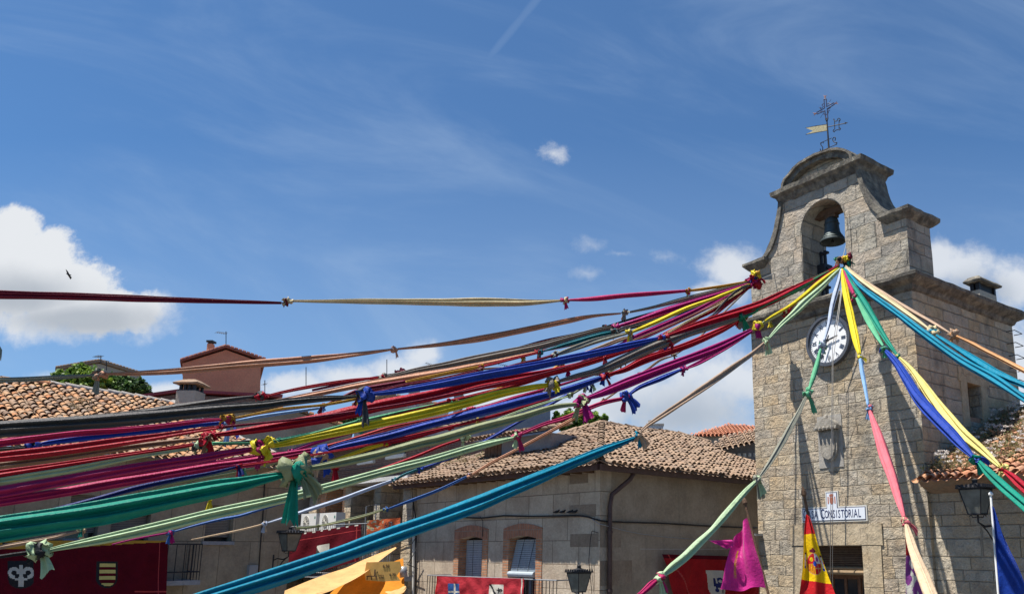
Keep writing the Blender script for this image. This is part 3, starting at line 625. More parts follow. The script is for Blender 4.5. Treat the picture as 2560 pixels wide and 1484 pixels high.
# cords
def cable(name,pts,r,mt,label,cat='cable',group=None,n=5,sag=None):
    b=MB(); b.tube(pts,r,n); o=b.build(name,mt,None,smooth=True); return tag(o,label,cat,group)
def sagline(p,q,s,n=14): p,q=Vector(p),Vector(q); return [p.lerp(q,i/n)-Vector((0,0,s*4*(i/n)*(1-i/n))) for i in range(n+1)]
cable('hoist_cord',[T.px(2107,700,.5),T.px(2081,870,.35),T.px(2075,1484,.35)],.008,M['cord'],'thin pale cord hanging down in front of the clock, left of two','cord','hoisting cords hanging down the tower',4)
cable('hoist_cord',[T.px(2108,700,.5),T.px(2083,900,.3),T.px(2081,1500,.3)],.008,M['cord'],'thin pale cord hanging down past the right of the clock hub, right of two','cord','hoisting cords hanging down the tower',4)
A1=P(1884,702,20.47); A2=P(2103,655,18.42)
cable('stay_wire',sagline(A1,T.px(1935,683,0),.02),.012,M['steel'],'short grey stay wire from the left cloth bundle to the tower wall','wire')
cable('stay_wire',sagline(A2,T.px(2118,600,-.6),.03),.012,M['steel'],'thin wire from the bundle under the bell up into the arch','wire')
# ------------------------------------------------------------------ painted cloth: a grid whose faces take a material by pattern
def painted(name,corners,Ys,mats,fn,nu,nv,parent=None,ripple=.03,freq=3.0,seed=0,gather=0,thick=.0,sag=0.0,shape=None):
    tl,tr,br,bl=[P(x,y,Y) for (x,y),Y in zip(corners,Ys)]
    nrm=(tr-tl).cross(bl-tl).normalized(); nrm=-nrm if nrm.dot(CAMP-tl)<0 else nrm
    mb=MB()
    def f(u,v):
        if shape: u,v=shape(u,v)
        p=tl.lerp(tr,u).lerp(bl.lerp(br,u),v)
        h=math.sin(u*freq*6.28+seed+v*1.5+.8*math.sin(v*5+seed))*.6+noise.noise(Vector((u*freq*2,v*2.2,seed)))*1.1
        return p+nrm*h*ripple*(.35+.65*min(1,v*3+gather))-Vector((0,0,1))*sag*4*u*(1-u)
    base=[f(i/nu,j/nv) for j in range(nv+1) for i in range(nu+1)]; mb.v=[Vector(q) for q in base]
    for j in range(nv):
        for i in range(nu):
            mb.cm=fn((i+.5)/nu,(j+.5)/nv); a=j*(nu+1)+i; mb.face((a,a+1,a+nu+2,a+nu+1))
    return mb.build(name,mats,parent,smooth=True,closed=False)
# ------------------------------------------------------------------ central house
CC=P(1500,1220,20.0)
CLf=Fr(CC,az(-46),az(-136)); CRf=Fr(CC,az(44.2),az(134.2))
ZE=6.62
hs=empty('corner_house',CLf.pt(3,0,-3),'two-faced stone corner house with lichened tile roof and brick framed windows','house')
w1a,_=CLf.sz(1147,1400); w1b,_=CLf.sz(1206,1400); w2a,_=CLf.sz(1272,1400); w2b,_=CLf.sz(1340,1400)
_,w1t=CLf.sz(1180,1342); _,w2t=CLf.sz(1306,1336); LEN=CLf.sz(1036,1300)[0]
wt=(w1t+w2t)/2; wz=wt-2.35
holes=[]
for a,b_ in ((w1b,w1a),(w2b,w2a)): holes.append([(a,wz),(b_,wz)]+[(b_+(a-b_)*t/6,wt-.07+.07*math.sin(math.pi*t/6)) for t in range(7)])
b=MB(); b.prism(CLf,[[(0,0),(LEN,0),(LEN,ZE),(0,ZE)]]+holes,0,-.4); wl=b.build('front_wall',M['plaster'],hs)
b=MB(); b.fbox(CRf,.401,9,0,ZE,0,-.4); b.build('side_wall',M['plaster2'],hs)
b=MB(); b.fbox(CLf,0.401,LEN,0,ZE,-.6,-8.5); b.build('inner_block',M['plaster2'],hs)
for (a,b_),tilt in (((w1b,w1a),0),((w2b,w2a),1)):
    bm_=MB(); m_=.25
    out=[(a-m_,wz),(a-m_,wt+.2)]+[(a-m_+(b_-a+2*m_)*t/8,wt+.22+.12*math.sin(math.pi*t/8)) for t in range(9)]+[(b_+m_,wt+.2),(b_+m_,wz)]
    inn=[(a,wz)]+[(a+(b_-a)*t/6,wt-.07+.07*math.sin(math.pi*t/6)) for t in range(7)]+[(b_,wz)]
    # jambs in horizontal bricks, arch in upright ones
    wo=MB(); wo.fbox(CLf,a+.003,b_-.003,wz,wt,-.395,-.33); win=wo.build('window',M['glass'],hs)
    jb=MB(); jb.prism(CLf,[[(a-m_,wz),(a,wz),(a,wt-.07),(a-m_,wt-.07)]],.02,-.05); jb.prism(CLf,[[(b_,wz),(b_+m_,wz),(b_+m_,wt-.07),(b_,wt-.07)]],.02,-.05); jb.fbox(CLf,a-.001,a+.012,wz,wt-.06,-.33,-.0); jb.fbox(CLf,b_-.012,b_+.001,wz,wt-.06,-.33,-.0); jb.build('brick_jamb',M['brick'],win)
    ab=MB(); ab.prism(CLf,[[(a-m_,wt-.069)]+[(a-m_,wt+.2)]+[(a-m_+(b_-a+2*m_)*t/8,wt+.2+.13*math.sin(math.pi*t/8)) for t in range(1,8)]+[(b_+m_,wt+.2),(b_+m_,wt-.069)]+[(b_+(a-b_)*t/6,wt-.069+.07*math.sin(math.pi*t/6)) for t in range(7)]],.024,-.05); ab.build('brick_arch',M['brickv'],win)
    ws=MB()
    for aa in (a+.02,(a+b_)/2-.03,b_-.08): ws.fbox(CLf,aa,aa+.06,wz,wt-.1,-.329,-.29)
    ws.build('frame',plain('blue_grey_frame',(.12,.16,.23),.5,.2,5),win)
    bd=MB(); H=2.2 if not tilt else .85; n_=int(H/.05)
    for i in range(n_):
        z=wt-.1-i*.05; o=-.24+(tilt*.012*i); bd.hexa([CLf.pt(a+.05,z-.042,o),CLf.pt(b_-.03,z-.042,o),CLf.pt(b_-.03,z,o+.004),CLf.pt(a+.05,z,o+.004),CLf.pt(a+.05,z-.042,o-.012),CLf.pt(b_-.03,z-.042,o-.012),CLf.pt(b_-.03,z,o-.01),CLf.pt(a+.05,z,o-.01)])
    if tilt: bd.tube([CLf.pt(a+.05,wt-.1-H-.07,.0),CLf.pt(b_-.03,wt-.1-H-.07,.0)],.075,12)
    bd.build('slat_blind',M['blind'],win)
    cdm=MB()
    for f_ in (.3,.68): aa=a+(b_-a)*f_; cdm.tube([CLf.pt(aa,wt-.1,-.235),CLf.pt(aa,wt-.1-H,-.225+tilt*.22)],.006,4)
    cdm.build('blind_cord',M['cable'],win)
# roofs
OV=.5; PT=22.5
gm=(ZE-.02)
rl=Roof(CLf.pt(0,ZE+.02,OV),CLf.u,-CLf.n,PT); rr=Roof(CRf.pt(0,ZE+.02,OV),CRf.u,-CRf.n,PT)
# hip: where both planes meet
hipd=(rl.n.cross(rr.n)).normalized(); hipd=hipd if hipd.z>0 else -hipd
eL=CLf.u; 
# eave corner is where both eave lines meet
cor=CLf.pt(-OV,ZE+.02,OV); cor=Vector((cor.x,cor.y,ZE+.02))
ap=None; best=1e9
for i in range(400):
    q=cor+hipd*(i*.03); v=q-CAMP; X=PX0+FL*v.x/(v.y*math.cos(TH)+v.z*math.sin(TH)); Yp=PY0-FL*(-v.y*math.sin(TH)+v.z*math.cos(TH))/(v.y*math.cos(TH)+v.z*math.sin(TH))
    if abs(Yp-1062)<best: best=abs(Yp-1062); ap=q
def rab(rf,p): return ((p-rf.O).dot(rf.e),(p-rf.O).dot(rf.g))
pl_=[rab(rl,cor),rab(rl,ap),rl.ab(1385,1096),rl.ab(1323,1123),rl.ab(1207,1142),rl.ab(1086,1175),(rl.ab(1005,1202)[0],0.0)]
pl_[-1]=(rl.ab(1000,1204)[0],0.0)
pr_=[rab(rr,cor),rab(rr,ap),rr.ab(1600,1078),rr.ab(1693,1088),rr.ab(1770,1108),rr.ab(1800,1134),rr.ab(1886,1160),(rr.ab(1960,1210)[0],0)]
tile_roof(hs,rl,pl_,M['tiles2'],.2,.27,11,2.0); tile_roof(hs,rr,pr_,M['tiles2'],.2,.27,12,2.0)
ridge(hs,[cor+Vector((0,0,.06)),ap+Vector((0,0,.06))],.11,M['mort'],'hip_tiles') if False else ridge(hs,[cor+Vector((0,0,.06)),ap+Vector((0,0,.06))],.11,M['tiles2'],'hip_tiles')
ridge(hs,[ap+Vector((0,0,.05)),rr.pt(*pr_[2],.05),rr.pt(*pr_[3],.05),rr.pt(*pr_[4],.05)],.1,M['tiles2'],'ridge_tiles')
ridge(hs,[rl.pt(*p,.05) for p in pl_[1:6]],.1,M['tiles2'],'verge_tiles',5)
# eave boards and gutters
b=MB(); La=pl_[-1][0]
b.hexa([CLf.pt(-OV,ZE-.16,OV+.09),CLf.pt(La,ZE-.16,OV+.09),CLf.pt(La,ZE-.02,OV+.11),CLf.pt(-OV,ZE-.02,OV+.11),CLf.pt(-OV,ZE-.16,OV-.03),CLf.pt(La,ZE-.16,OV-.03),CLf.pt(La,ZE-.02,OV-.03),CLf.pt(-OV,ZE-.02,OV-.03)])
b.hexa([CRf.pt(-OV-.1,ZE-.17,OV+.09),CRf.pt(9,ZE-.17,OV+.09),CRf.pt(9,ZE-.021,OV+.11),CRf.pt(-OV-.1,ZE-.021,OV+.11),CRf.pt(-OV+.031,ZE-.17,OV-.03),CRf.pt(9,ZE-.17,OV-.03),CRf.pt(9,ZE-.021,OV-.03),CRf.pt(-OV+.031,ZE-.021,OV-.03)])
b.build('gutter',M['gutter'],hs)
b=MB(); b.hexa([CLf.pt(-OV,ZE-.04,OV-.04),CLf.pt(La,ZE-.04,OV-.04),CLf.pt(La,ZE+.1,-.1),CLf.pt(0,ZE+.1,-.1),CLf.pt(-OV,ZE-.0,OV-.04),CLf.pt(La,ZE-.0,OV-.04),CLf.pt(La,ZE+.14,-.1),CLf.pt(0,ZE+.14,-.1)])
b.hexa([CRf.pt(-OV,ZE-.045,OV-.04),CRf.pt(9,ZE-.045,OV-.04),CRf.pt(9,ZE+.1,-.1),CRf.pt(0,ZE+.1,-.1),CRf.pt(-OV,ZE-.005,OV-.04),CRf.pt(9,ZE-.005,OV-.04),CRf.pt(9,ZE+.14,-.1),CRf.pt(0,ZE+.14,-.1)])
n_=int(LEN/.45)
for i in range(n_): b.fbox(CLf,.2+i*.45,.3+i*.45,ZE-.16,ZE-.045,0.01,OV-.08)
b.build('eave_boards',M['darkwood'],hs)
# downpipe
b=MB(); dp=CRf.sz(1524,1300,.09)[0]; b.tube([CRf.pt(dp+.5,ZE-.15,OV-.05),CRf.pt(dp+.48,ZE-.3,OV-.15),CRf.pt(dp+.05,ZE-.7,.12),CRf.pt(dp,ZE-1.0,.1),CRf.pt(dp,.3,.1)],.06,10)
for z in (5.0,3.6,2.2): b.lathe(CRf.pt(dp,z,.1),[(.075,-.03),(.075,.03)],10)
b.build('downpipe',M['gutter'],hs,smooth=True)
# stone quoins at the corner (slightly proud)
M['patch']=render_wall('brown_patch',(.24,.18,.13),(.3,.24,.18),.4)
b=MB(); z=0; i=0
while z<ZE-.6:
    h=.62; L1=(1.15,.75)[i%2]; L2=(.75,1.15)[i%2]
    if i%3!=1: b=MB(); b.fbox(CRf,.002,L2,z+.01,z+h-.01,-.2,.006+.002*(i%2)); b.build('stone_patch',M['patch'],hs)
    z+=h+.6*(i%2)*.5; i+=1
for x0,x1,y0,y1 in ((1424,1490,1262,1290),(1426,1496,1334,1366),(1424,1470,1186,1206)):
    aa,z1=CLf.sz(x0,y0); a2_,z0=CLf.sz(x1,y1); b=MB(); b.fbox(CLf,max(a2_,.02),aa,z0,z1,-.05,.006); b.build('stone_patch',M['patch'],hs)
# dormer on the left slope
dm_=empty('roof_dormer',rl.pt(*rl.ab(1230,1150),0),'small grey dormer with brown plank door and tiled cap on the corner house roof','dormer')
D=Fr(rl.pt(*rl.ab(1210,1152)),-CLf.u,CLf.n)
zb=rl.pt(*rl.ab(1225,1152)).z; da1=D.sz(1252,1140)[0]; da2=D.sz(1375,1115)[0]; _,zd=D.sz(1215,1108)
b=MB(); b.fbox(D,da1+.002,da2,zb-.5,zd+.05,-.02,-1.2); b.build('cheek',M['greywall'],dm_)
b=MB(); b.fbox(D,0,da1,zb-.4,zd,-.02,-.12)
for i in range(5): b.fbox(D,da1*i/5+.01,da1*(i+1)/5-.01,zb-.4,zd-.02,-.02,.0+.004*(i%2))
b.build('plank_door',M['wood'],dm_)
rd=Roof(D.pt(-.25,zd+.06,.3),D.u,-D.n,14)
tile_roof(dm_,rd,[(0,0),(da2+.5,-.0),(da2+.3,1.0),(0,1.1)],M['tiles2'],.2,.27,21)
# chimney block far right of the roof
bch=MB(); BG=lambda Y:Fr(Vector((0,Y,0)),Vector((1,0,0)),Vector((0,-1,0)))
# black cables along the house
def wallpts(F,L,o=.05): return [F.px(x,y,o) for x,y in L]
cable('wall_cable',wallpts(CLf,[(1040,1302),(1060,1290),(1120,1291),(1206,1294),(1260,1288),(1330,1290),(1380,1289),(1420,1288),(1450,1288),(1470,1291),(1499,1300)],.05)+wallpts(CRf,[(1512,1302),(1560,1304),(1640,1306),(1700,1309),(1760,1313),(1830,1316),(1893,1318)],.05),.022,M['cable'],'thick black cable running across both walls of the corner house','cable')
cable('wall_cable',wallpts(CLf,[(1480,1296),(1499,1309)],.07)+wallpts(CRf,[(1512,1312),(1560,1325),(1600,1333),(1660,1341),(1740,1347),(1800,1350)],.1),.011,M['steel'],'thin grey cable sagging below the thick cable on the side wall','cable')
cable('wall_cable',wallpts(CLf,[(1496,1331),(1480,1326),(1476,1345),(1472,1400),(1480,1484)],.06),.009,M['cable'],'thin black wire looping down beside the corner of the corner house','cable')
cable('wall_cable',wallpts(CLf,[(1200,1290),(1207,1300),(1206,1340)],.05),.009,M['cable'],'short black wire dropping to the left brick window','cable')
# pigeons on the cable
def bird(name,p,s,label,group=None,wing=0,col='cable'):
    e=empty(name,p,label,'bird',group); p=Vector(p)
    b=MB(); rings=[(0,-.16,.005),(0,-.1,.03),(.01,-.02,.055),(.03,.05,.05),(.06,.09,.032),(.085,.11,.03),(.09,.14,.012)]
    b.tube([p+Vector((y*s,0,(z+.06)*s)) for z,y,r in rings],[max(.003,r*s) for z,y,r in rings],8); b.build('body',M[col],e,smooth=True); return e
for i,(x,lb) in enumerate(((1391,'dark pigeon on the thick cable, first from the left'),(1406,'dark pigeon on the thick cable, second from the left'),(1425,'dark pigeon on the thick cable, third, beside the last one'),(1436,'dark pigeon on the thick cable, last on the right'))):
    bird('pigeon',CLf.px(x,1283,.06),.62,lb,'pigeons sitting on the cable of the corner house')
# ------------------------------------------------------------------ right house
rh=empty('tiled_house',T.pt(-3,0,-2),'low stone house with flower grown tile roof joined to the right of the tower','house')
ZR=6.1
RHo=-.12
b=MB(); b.fbox(T,-7,-.002,0,ZR,RHo,-4.8); b.build('wall',M['tower'],rh)
rfR=Roof(T.pt(-.06,ZR,.42),-T.u,-T.n,23)
tile_roof(rh,rfR,[(0,0),(7,0),(7,5.2),(.0,5.2)],M['tiles3'],.23,.3,31)
b=MB(); b.fbox(T,-7,-.01,ZR-.16,ZR-.03,.0,.28); b.hexa([T.pt(-7,ZR-.15,.285),T.pt(-.03,ZR-.15,.285),T.pt(-.03,ZR-.04,.4),T.pt(-7,ZR-.04,.4),T.pt(-7,ZR-.3,RHo),T.pt(-.03,ZR-.3,RHo),T.pt(-.03,ZR-.161,.1),T.pt(-7,ZR-.161,.1)]); b.build('eave',M['tiles2'],rh)
# plants on that roof: thousands of small leaves and blooms
def tuft(mb,p,nrm,rad,h,n,rn,size,rnd):
    for _ in range(n):
        r=rad*math.sqrt(rnd.random()); t=rnd.uniform(0,6.28); q=p+Vector((r*math.cos(t),r*math.sin(t),0))+Vector((0,0,1))*rnd.uniform(.0,h)
        a=Vector((rnd.gauss(0,1),rnd.gauss(0,1),rnd.gauss(0,1))).normalized(); c=a.cross(Vector((rnd.gauss(0,1),rnd.gauss(0,1),rnd.gauss(0,1)))).normalized()
        mb.cr=min(1,max(0,rn+rnd.uniform(-.3,.3))); s=size*rnd.uniform(.5,1.4); mb.add([q-a*s,q+c*s*.5,q+a*s,q-c*s*.5],[(0,1,2,3)])
rnd=random.Random(5); mb=MB(); mf=MB()
for _ in range(620):
    a=rnd.uniform(.05,3.6); bb=rnd.uniform(.1,4.8)
    if a>2.0+rnd.uniform(-.4,.5) and bb<2.6+rnd.uniform(-.3,.3): continue
    p=rfR.pt(a,bb,.03); tuft(mb,p,None,.17,rnd.uniform(.12,.28),46,rnd.choice((.1,.3,.5,.8)),.034,rnd)
    if rnd.random()<.4: tuft(mf,p+Vector((0,0,rnd.uniform(.2,.34))),None,.055,.04,22,.6,.024,rnd)
tag(mb.build('roof_weeds',M['weed'],None,closed=False),'green and reddish weeds growing over the right roof','weeds',kind='stuff')
tag(mf.build('roof_blooms',M['bloom'],None,closed=False),'pale flower heads over the weeds on the right roof','flowers',kind='stuff')
rnd=random.Random(15); mb=MB()
for _ in range(90):
    x=rnd.uniform(1070,1215); y=1168-(x-1070)*.2+rnd.uniform(0,14); a,bb=rl.ab(x,y); tuft(mb,rl.pt(a,bb,.05),None,.12,rnd.uniform(.05,.16),26,rnd.choice((.1,.4,.7)),.028,rnd)
tag(mb.build('ridge_weeds',M['weed'],None,closed=False),'dry grass along the upper left edge of the corner house roof','weeds',kind='stuff')
# ------------------------------------------------------------------ left house
LO=P(738,1200,25.0)
LW=Fr(LO,az(-142),az(128)); ZL=7.0
lh=empty('long_house',LW.pt(4,0,-3),'long shaded stone house with orange clay roof at the left','house')
LN=11.5
wins=[]
for x0,x1,y0,y1 in ((170,248,1236,1345),(279,376,1284,1356),(515,584,1262,1352)):
    a0,_=LW.sz(x1,1300); a1,_=LW.sz(x0,1300); _,zt=LW.sz((x0+x1)/2,y0); _,zb_=LW.sz((x0+x1)/2,y1); wins.append((a0,a1,zb_,zt))
b=MB(); b.prism(LW,[[(0,0),(LN,0),(LN,ZL),(0,ZL)]]+[[(a0,z0),(a1,z0),(a1,z1),(a0,z1)] for a0,a1,z0,z1 in wins],0,-.4); b.build('front_wall',M['leftwall'],lh)
b=MB(); b.fbox(LW,0,LN,0,ZL,-.42,-9); b.build('inner_block',M['leftwall'],lh)
for a0,a1,z0,z1 in wins:
    b=MB(); b.fbox(LW,a0,a1,z0,z1,-.38,-.32); wv_=b.build('window',M['glass'],lh)
    b=MB()
    for i in range(int((z1-z0)*.9/.045)): b.fbox(LW,a0+.02,a1-.02,z1-.04-.045*i,z1-.04-.045*i+.036,-.22+.004*(i%2),-.2+.004*(i%2))
    b.build('slat_blind',plain('taupe_blind',(.2,.18,.16),.7,.15,6),wv_)
    b=MB(); b.fbox(LW,a0-.06,a1+.06,z0-.1,z0,-.3,.06); b.build('sill',M['greywall'],wv_)
rfL=Roof(LW.pt(-.1,ZL+.02,.6),LW.u,-LW.n,24)
poly=[(0,0),(LN,0),(rfL.ab(-40,953)[0],rfL.ab(-40,953)[1]),rfL.ab(0,955),rfL.ab(122,965),rfL.ab(300,990),rfL.ab(430,1012),rfL.ab(520,1068),rfL.ab(640,1120),rfL.ab(725,1158)]
poly[1]=(max(LN,rfL.ab(-40,953)[0]),0)
tile_roof(lh,rfL,poly,M['tiles'],.205,.27,41,2.3)
ridge(lh,[rfL.pt(*p,.05) for p in poly[2:5]],.11,M['tiles'],'ridge_tiles',8)
ridge(lh,[rfL.pt(*p,.03) for p in poly[4:]],.13,M['mort'],'verge_mortar',9)
b=MB(); b.hexa([LW.pt(-.1,ZL-.03,.58),LW.pt(LN,ZL-.03,.58),LW.pt(LN,ZL+.18,-.1),LW.pt(-.1,ZL+.18,-.1),LW.pt(-.1,ZL+.0,.58),LW.pt(LN,ZL+.0,.58),LW.pt(LN,ZL+.22,-.1),LW.pt(-.1,ZL+.22,-.1)]); b.build('eave_boards',M['darkwood'],lh)
rnd=random.Random(16); mb=MB()
for x,y,n_ in ((192,1012,16),(205,1030,10),(362,1092,8),(560,1118,5)):
    a,bb=rfL.ab(x,y)
    for _ in range(n_): tuft(mb,rfL.pt(a+rnd.uniform(-.3,.3),bb+rnd.uniform(-.3,.3),.05),None,.09,rnd.uniform(.05,.2),26,.6,.026,rnd)
tag(mb.build('tile_weeds',M['weed'],None,closed=False),'tufts of dry grass between the orange tiles of the left roof','weeds',kind='stuff')
# rear roofs of the same block: second slope strip behind
cable('wall_cable',wallpts(LW,[(662,1200),(658,1280),(652,1350),(646,1440)],.04),.018,M['cable'],'black cable running straight down the shaded left house wall','cable')
b=MB(); a0,z1=LW.sz(644,1411,.1); a1,z0=LW.sz(620,1441,.1); b.fbox(LW,a0,a1,z0,z1,0,.14); tag(b.build('meter_box',plain('grey_box',(.3,.31,.33),.5,.1,6)),'grey meter box on the shaded left house wall','box')
# iron balcony
bal=empty('iron_balcony',LW.pt(LW.sz(455,1450)[0],3,0.4),'black iron balcony under the left house windows, right of the long banner','balcony')
bo=.75; a0=LW.sz(502,1400,bo)[0]; a1=LW.sz(395,1400,bo)[0]; zt=LW.sz(450,1359,bo)[1]; zb_=LW.sz(450,1450,bo)[1]
b=MB(); b.fbox(LW,a0-.03,a1+3.6,zb_-.12,zb_,.0,bo+.03); b.build('slab',M['greywall'],bal)
b=MB(); N_=int((a1-a0)/.2)
for i in range(N_+1): b.tube([LW.pt(a0+i*(a1-a0)/N_,zb_,bo),LW.pt(a0+i*(a1-a0)/N_,zt,bo)],.011,5)
for i in range(4): b.tube([LW.pt(a0,zb_,bo*i/4+.03),LW.pt(a0,zt,bo*i/4+.03)],.011,5)
b.build('bars',M['iron'],bal)
b=MB()
for z in (zt,zb_+.22): b.tube([LW.pt(a0,z,.02),LW.pt(a0,z,bo),LW.pt(a1+3.4,z,bo)],.02,6)
b.build('rail',M['iron'],bal)
# long banner with shields
Yb=LW.px(405,1400,.85); Yb2=LW.px(0,1400,.85)
def fleur(x,y): # x,y in -1..1
    if abs(x)<.16*(1-.3*y) and -.9<y<.8: return True
    r=math.hypot(abs(x)-.52,y-.18)
    if .2<r<.46 and not (y<.1 and abs(x)<.5): return True
    return abs(x)<.5 and abs(y+.3)<.09
def bfn(u,v):
    x=u*430-10; y=1350+v*140
    yt=1368+12*(x/410)-6*math.sin(x/130)
    if y< 1367-.02*x+5*math.sin(x/120+1.0): return 3
    if 396<x<399 or (y>1476 and x>330 and y<1479): return 2
    if 17<x<75 and 1400<y<1470 and not(y>1450 and (x-46)**2/29**2+(y-1450)**2/20**2>1):
        return 5 if fleur((x-46)/30,(1437-y)/32) else 4
    if 228<x<284 and 1403<y<1470 and not(y>1445 and (x-256)**2/28**2+(y-1445)**2/24**2>1):
        if 236<x<279 and 1408<y<1466 and not(y>1445 and (x-257.5)**2/21**2+(y-1445)**2/20**2>1):
            return 6 if int((y-1408)/8)%2==0 else 0
        return 4
    return 0
lb=painted('long_banner',[(-10,1350),(420,1350),(415,1490),(-10,1490)],[Yb2.y,Yb.y,Yb.y,Yb2.y],[M['maroonbanner'],M['redcloth'],CL['coral'],CL['ochre'],CL['black'],M['whitecloth'],CL['paleyellow']],bfn,215,80,None,.035,5,1)
tag(lb,'long maroon banner with black striped shield and fleur-de-lis shield on the left balcony','banner')
# ------------------------------------------------------------------ brick house in the middle
BBf=Fr(CLf.pt(LEN,0,-.15),CLf.u,CLf.n)
bh=empty('brick_house',BBf.pt(4,0,-3),'dark brick house with stone pillars and air conditioners between the other houses','house')
def bs(x,o=0): return BBf.sz(x,1280,o)[0]
zsl=BBf.sz(930,1208)[1]; BL=bs(700); ZT_=BBf.sz(940,1108)[1]
b=MB(); b.fbox(BBf,0.0,BL,zsl+.1,ZT_,-.2,-6); b.build('upper_wall',M['brick2'],bh)
b=MB(); b.fbox(BBf,0.0,BL,0,zsl-.05,-.7,-6.001); b.build('lower_wall',M['brick'],bh)
b=MB(); b.fbox(BBf,-.1,BL,zsl-.04,zsl+.09,-.7,.55); b.build('concrete_slab',M['whitewall'],bh)
b=MB()
for i in range(int(BL/.09)): b.fbox(BBf,.02+i*.09,.07+i*.09,zsl+.1,zsl+.62,-.199,-.15)
b.build('brick_fins',M['brick2'],bh)
for x0,x1,y in ((895,935,1157),(966,1012,1143)):
    a0,z=BBf.sz(x0,y,-.15); a1,_=BBf.sz(x1,y,-.15); b=MB(); b.fbox(BBf,a1,a0,z-.07,z+.05,-.2,-.1); wv_=b.build('upper_window',M['white'],bh)
    b=MB(); b.fbox(BBf,a1+.05,a0-.05,z+.051,z+1.3,-.199,-.17); b.build('pane',M['glass'],wv_)
for (x0,x1,mt) in ((1007,1030,'p'),(934,949,'p'),(860,876,'p'),(848,859,'b'),(792,806,'b'),(772,791,'p')):
    a0=bs(x1,.3); a1=bs(x0,.3); b=MB(); b.fbox(BBf,a0,a1,0,zsl-.041,-.699,.3 if mt=='p' else .2); b.build('pillar',M['pill'] if 'pill' in M else M['brick'] if mt=='b' else M['tower'],bh)
for (x0,x1,sh) in ((967,1007,.62),(897,934,.52),(818,848,0)):
    a0=bs(x1,-.6); a1=bs(x0,-.6); b=MB(); b.fbox(BBf,a0-.1,a1+.1,1.5,zsl-.05,-.698,-.66); wv_=b.build('window',M['glass'],bh)
    if sh:
        b=MB()
        for i in range(int(sh/.06)): b.fbox(BBf,a0-.08,a1+.1,zsl-.06-.06*(i+1),zsl-.065-.06*i,-.6+.004*(i%2),-.56)
        b.build('roller_shutter',M['offwhite'],wv_)
rfB=Roof(BBf.pt(0,ZT_+.01,.35),BBf.u,-BBf.n,14); tile_roof(bh,rfB,[(0,0),(BL,0),(BL,3),(0,3)],M['tiles2'],.22,.3,51)
# balcony rail, banner, air conditioners
zbk=BBf.sz(800,1410,.9)[1]-.3
br_=empty('rear_balcony',BBf.pt(3,zbk,.5),'grey iron balcony of the brick house behind the maroon banner','balcony')
b=MB(); b.fbox(BBf,-.1,BL,zbk-.15,zbk,-.6,1.0); b.build('slab',M['greywall'],br_)
zra=BBf.sz(900,1308,.95)[1]
b=MB()
for i in range(int(BL/.14)): b.tube([BBf.pt(i*.14,zbk,.95),BBf.pt(i*.14,zra,.95)],.01,4)
b.build('bars',M['steel'],br_)
b=MB(); b.tube([BBf.pt(0,zra,.95),BBf.pt(BL,zra,.95)],.02,6); gx=bs(915,.95); gx2=bs(940,.95)
b.tube([BBf.pt(gx,zbk,.95),BBf.pt(gx,zra+.55,.95),BBf.pt(gx2,zra+.6,.95),BBf.pt(gx2,zbk,.95)],.02,6)
b.build('rail',M['steel'],br_)
for i,(x0,x1,y0,y1,lb_) in enumerate(((754,796,1284,1326,'white air conditioner with round fan grille, left one on the rear balcony'),(800,846,1282,1322,'white air conditioner with square grille, right one on the rear balcony'))):
    a1,z1=BBf.sz(x0,y0,.75); a0,z0=BBf.sz(x1-8,y1,.75)
    ac=empty('air_conditioner',BBf.pt((a0+a1)/2,z0,.6),lb_,'air conditioner','air conditioners on the rear balcony')
    b=MB(); b.fbox(BBf,a0,a1,z0,z1,.4,.75); b.build('casing',M['white'],ac)
    am_=a1-(a1-a0)*.36; r_=(z1-z0)*.38
    b=MB()
    for k_ in range(5): ring(b,BBf,am_,(z0+z1)/2,r_*(k_+.8)/5,r_*(k_+1)/5,.751,.762,28)
    for k_ in range(8): t=k_*math.pi/8; b.tube([BBf.pt(am_+r_*math.cos(t),(z0+z1)/2+r_*math.sin(t),.765),BBf.pt(am_-r_*math.cos(t),(z0+z1)/2-r_*math.sin(t),.765)],.006,4)
    b.build('fan_grille',M['offwhite'],ac)
    b=MB(); disc(b,BBf,am_,(z0+z1)/2,r_*.97,.752,24); b.build('fan',M['steel'],ac,closed=False)
    b=MB(); b.fbox(BBf,a0+.06,a0+.13,z1-.2,z1-.11,.75,.755); b.build('badge',CL['emerald'],ac)
def mfn(u,v):
    if v<.035 and int(u*26)%3==0: return 3
    if abs(v-.16)<.012 or abs(u-.95)<.008: return 2
    if .43<u<.6 and .36<v<.68:
        x=(u-.43)/.17; y=(v-.36)/.32
        return 3 if y<1.1-abs(x-.75)*1.3*(1) and x+ (1-y)*.6>.55 else 4
    return 0
Y1=BBf.px(727,1340,1.0).y; Y2=BBf.px(903,1340,1.0).y
mbn=painted('balcony_banner',[(724,1336),(902,1309),(896,1400),(714,1450)],[Y1,Y2,Y2,Y1],[M['maroonbanner'],M['redcloth'],CL['coral'],M['offwhite'],CL['charcoal']],mfn,90,60,None,.04,3,4)
tag(mbn,'maroon banner with grey triangular shield hanging below the air conditioners','banner')
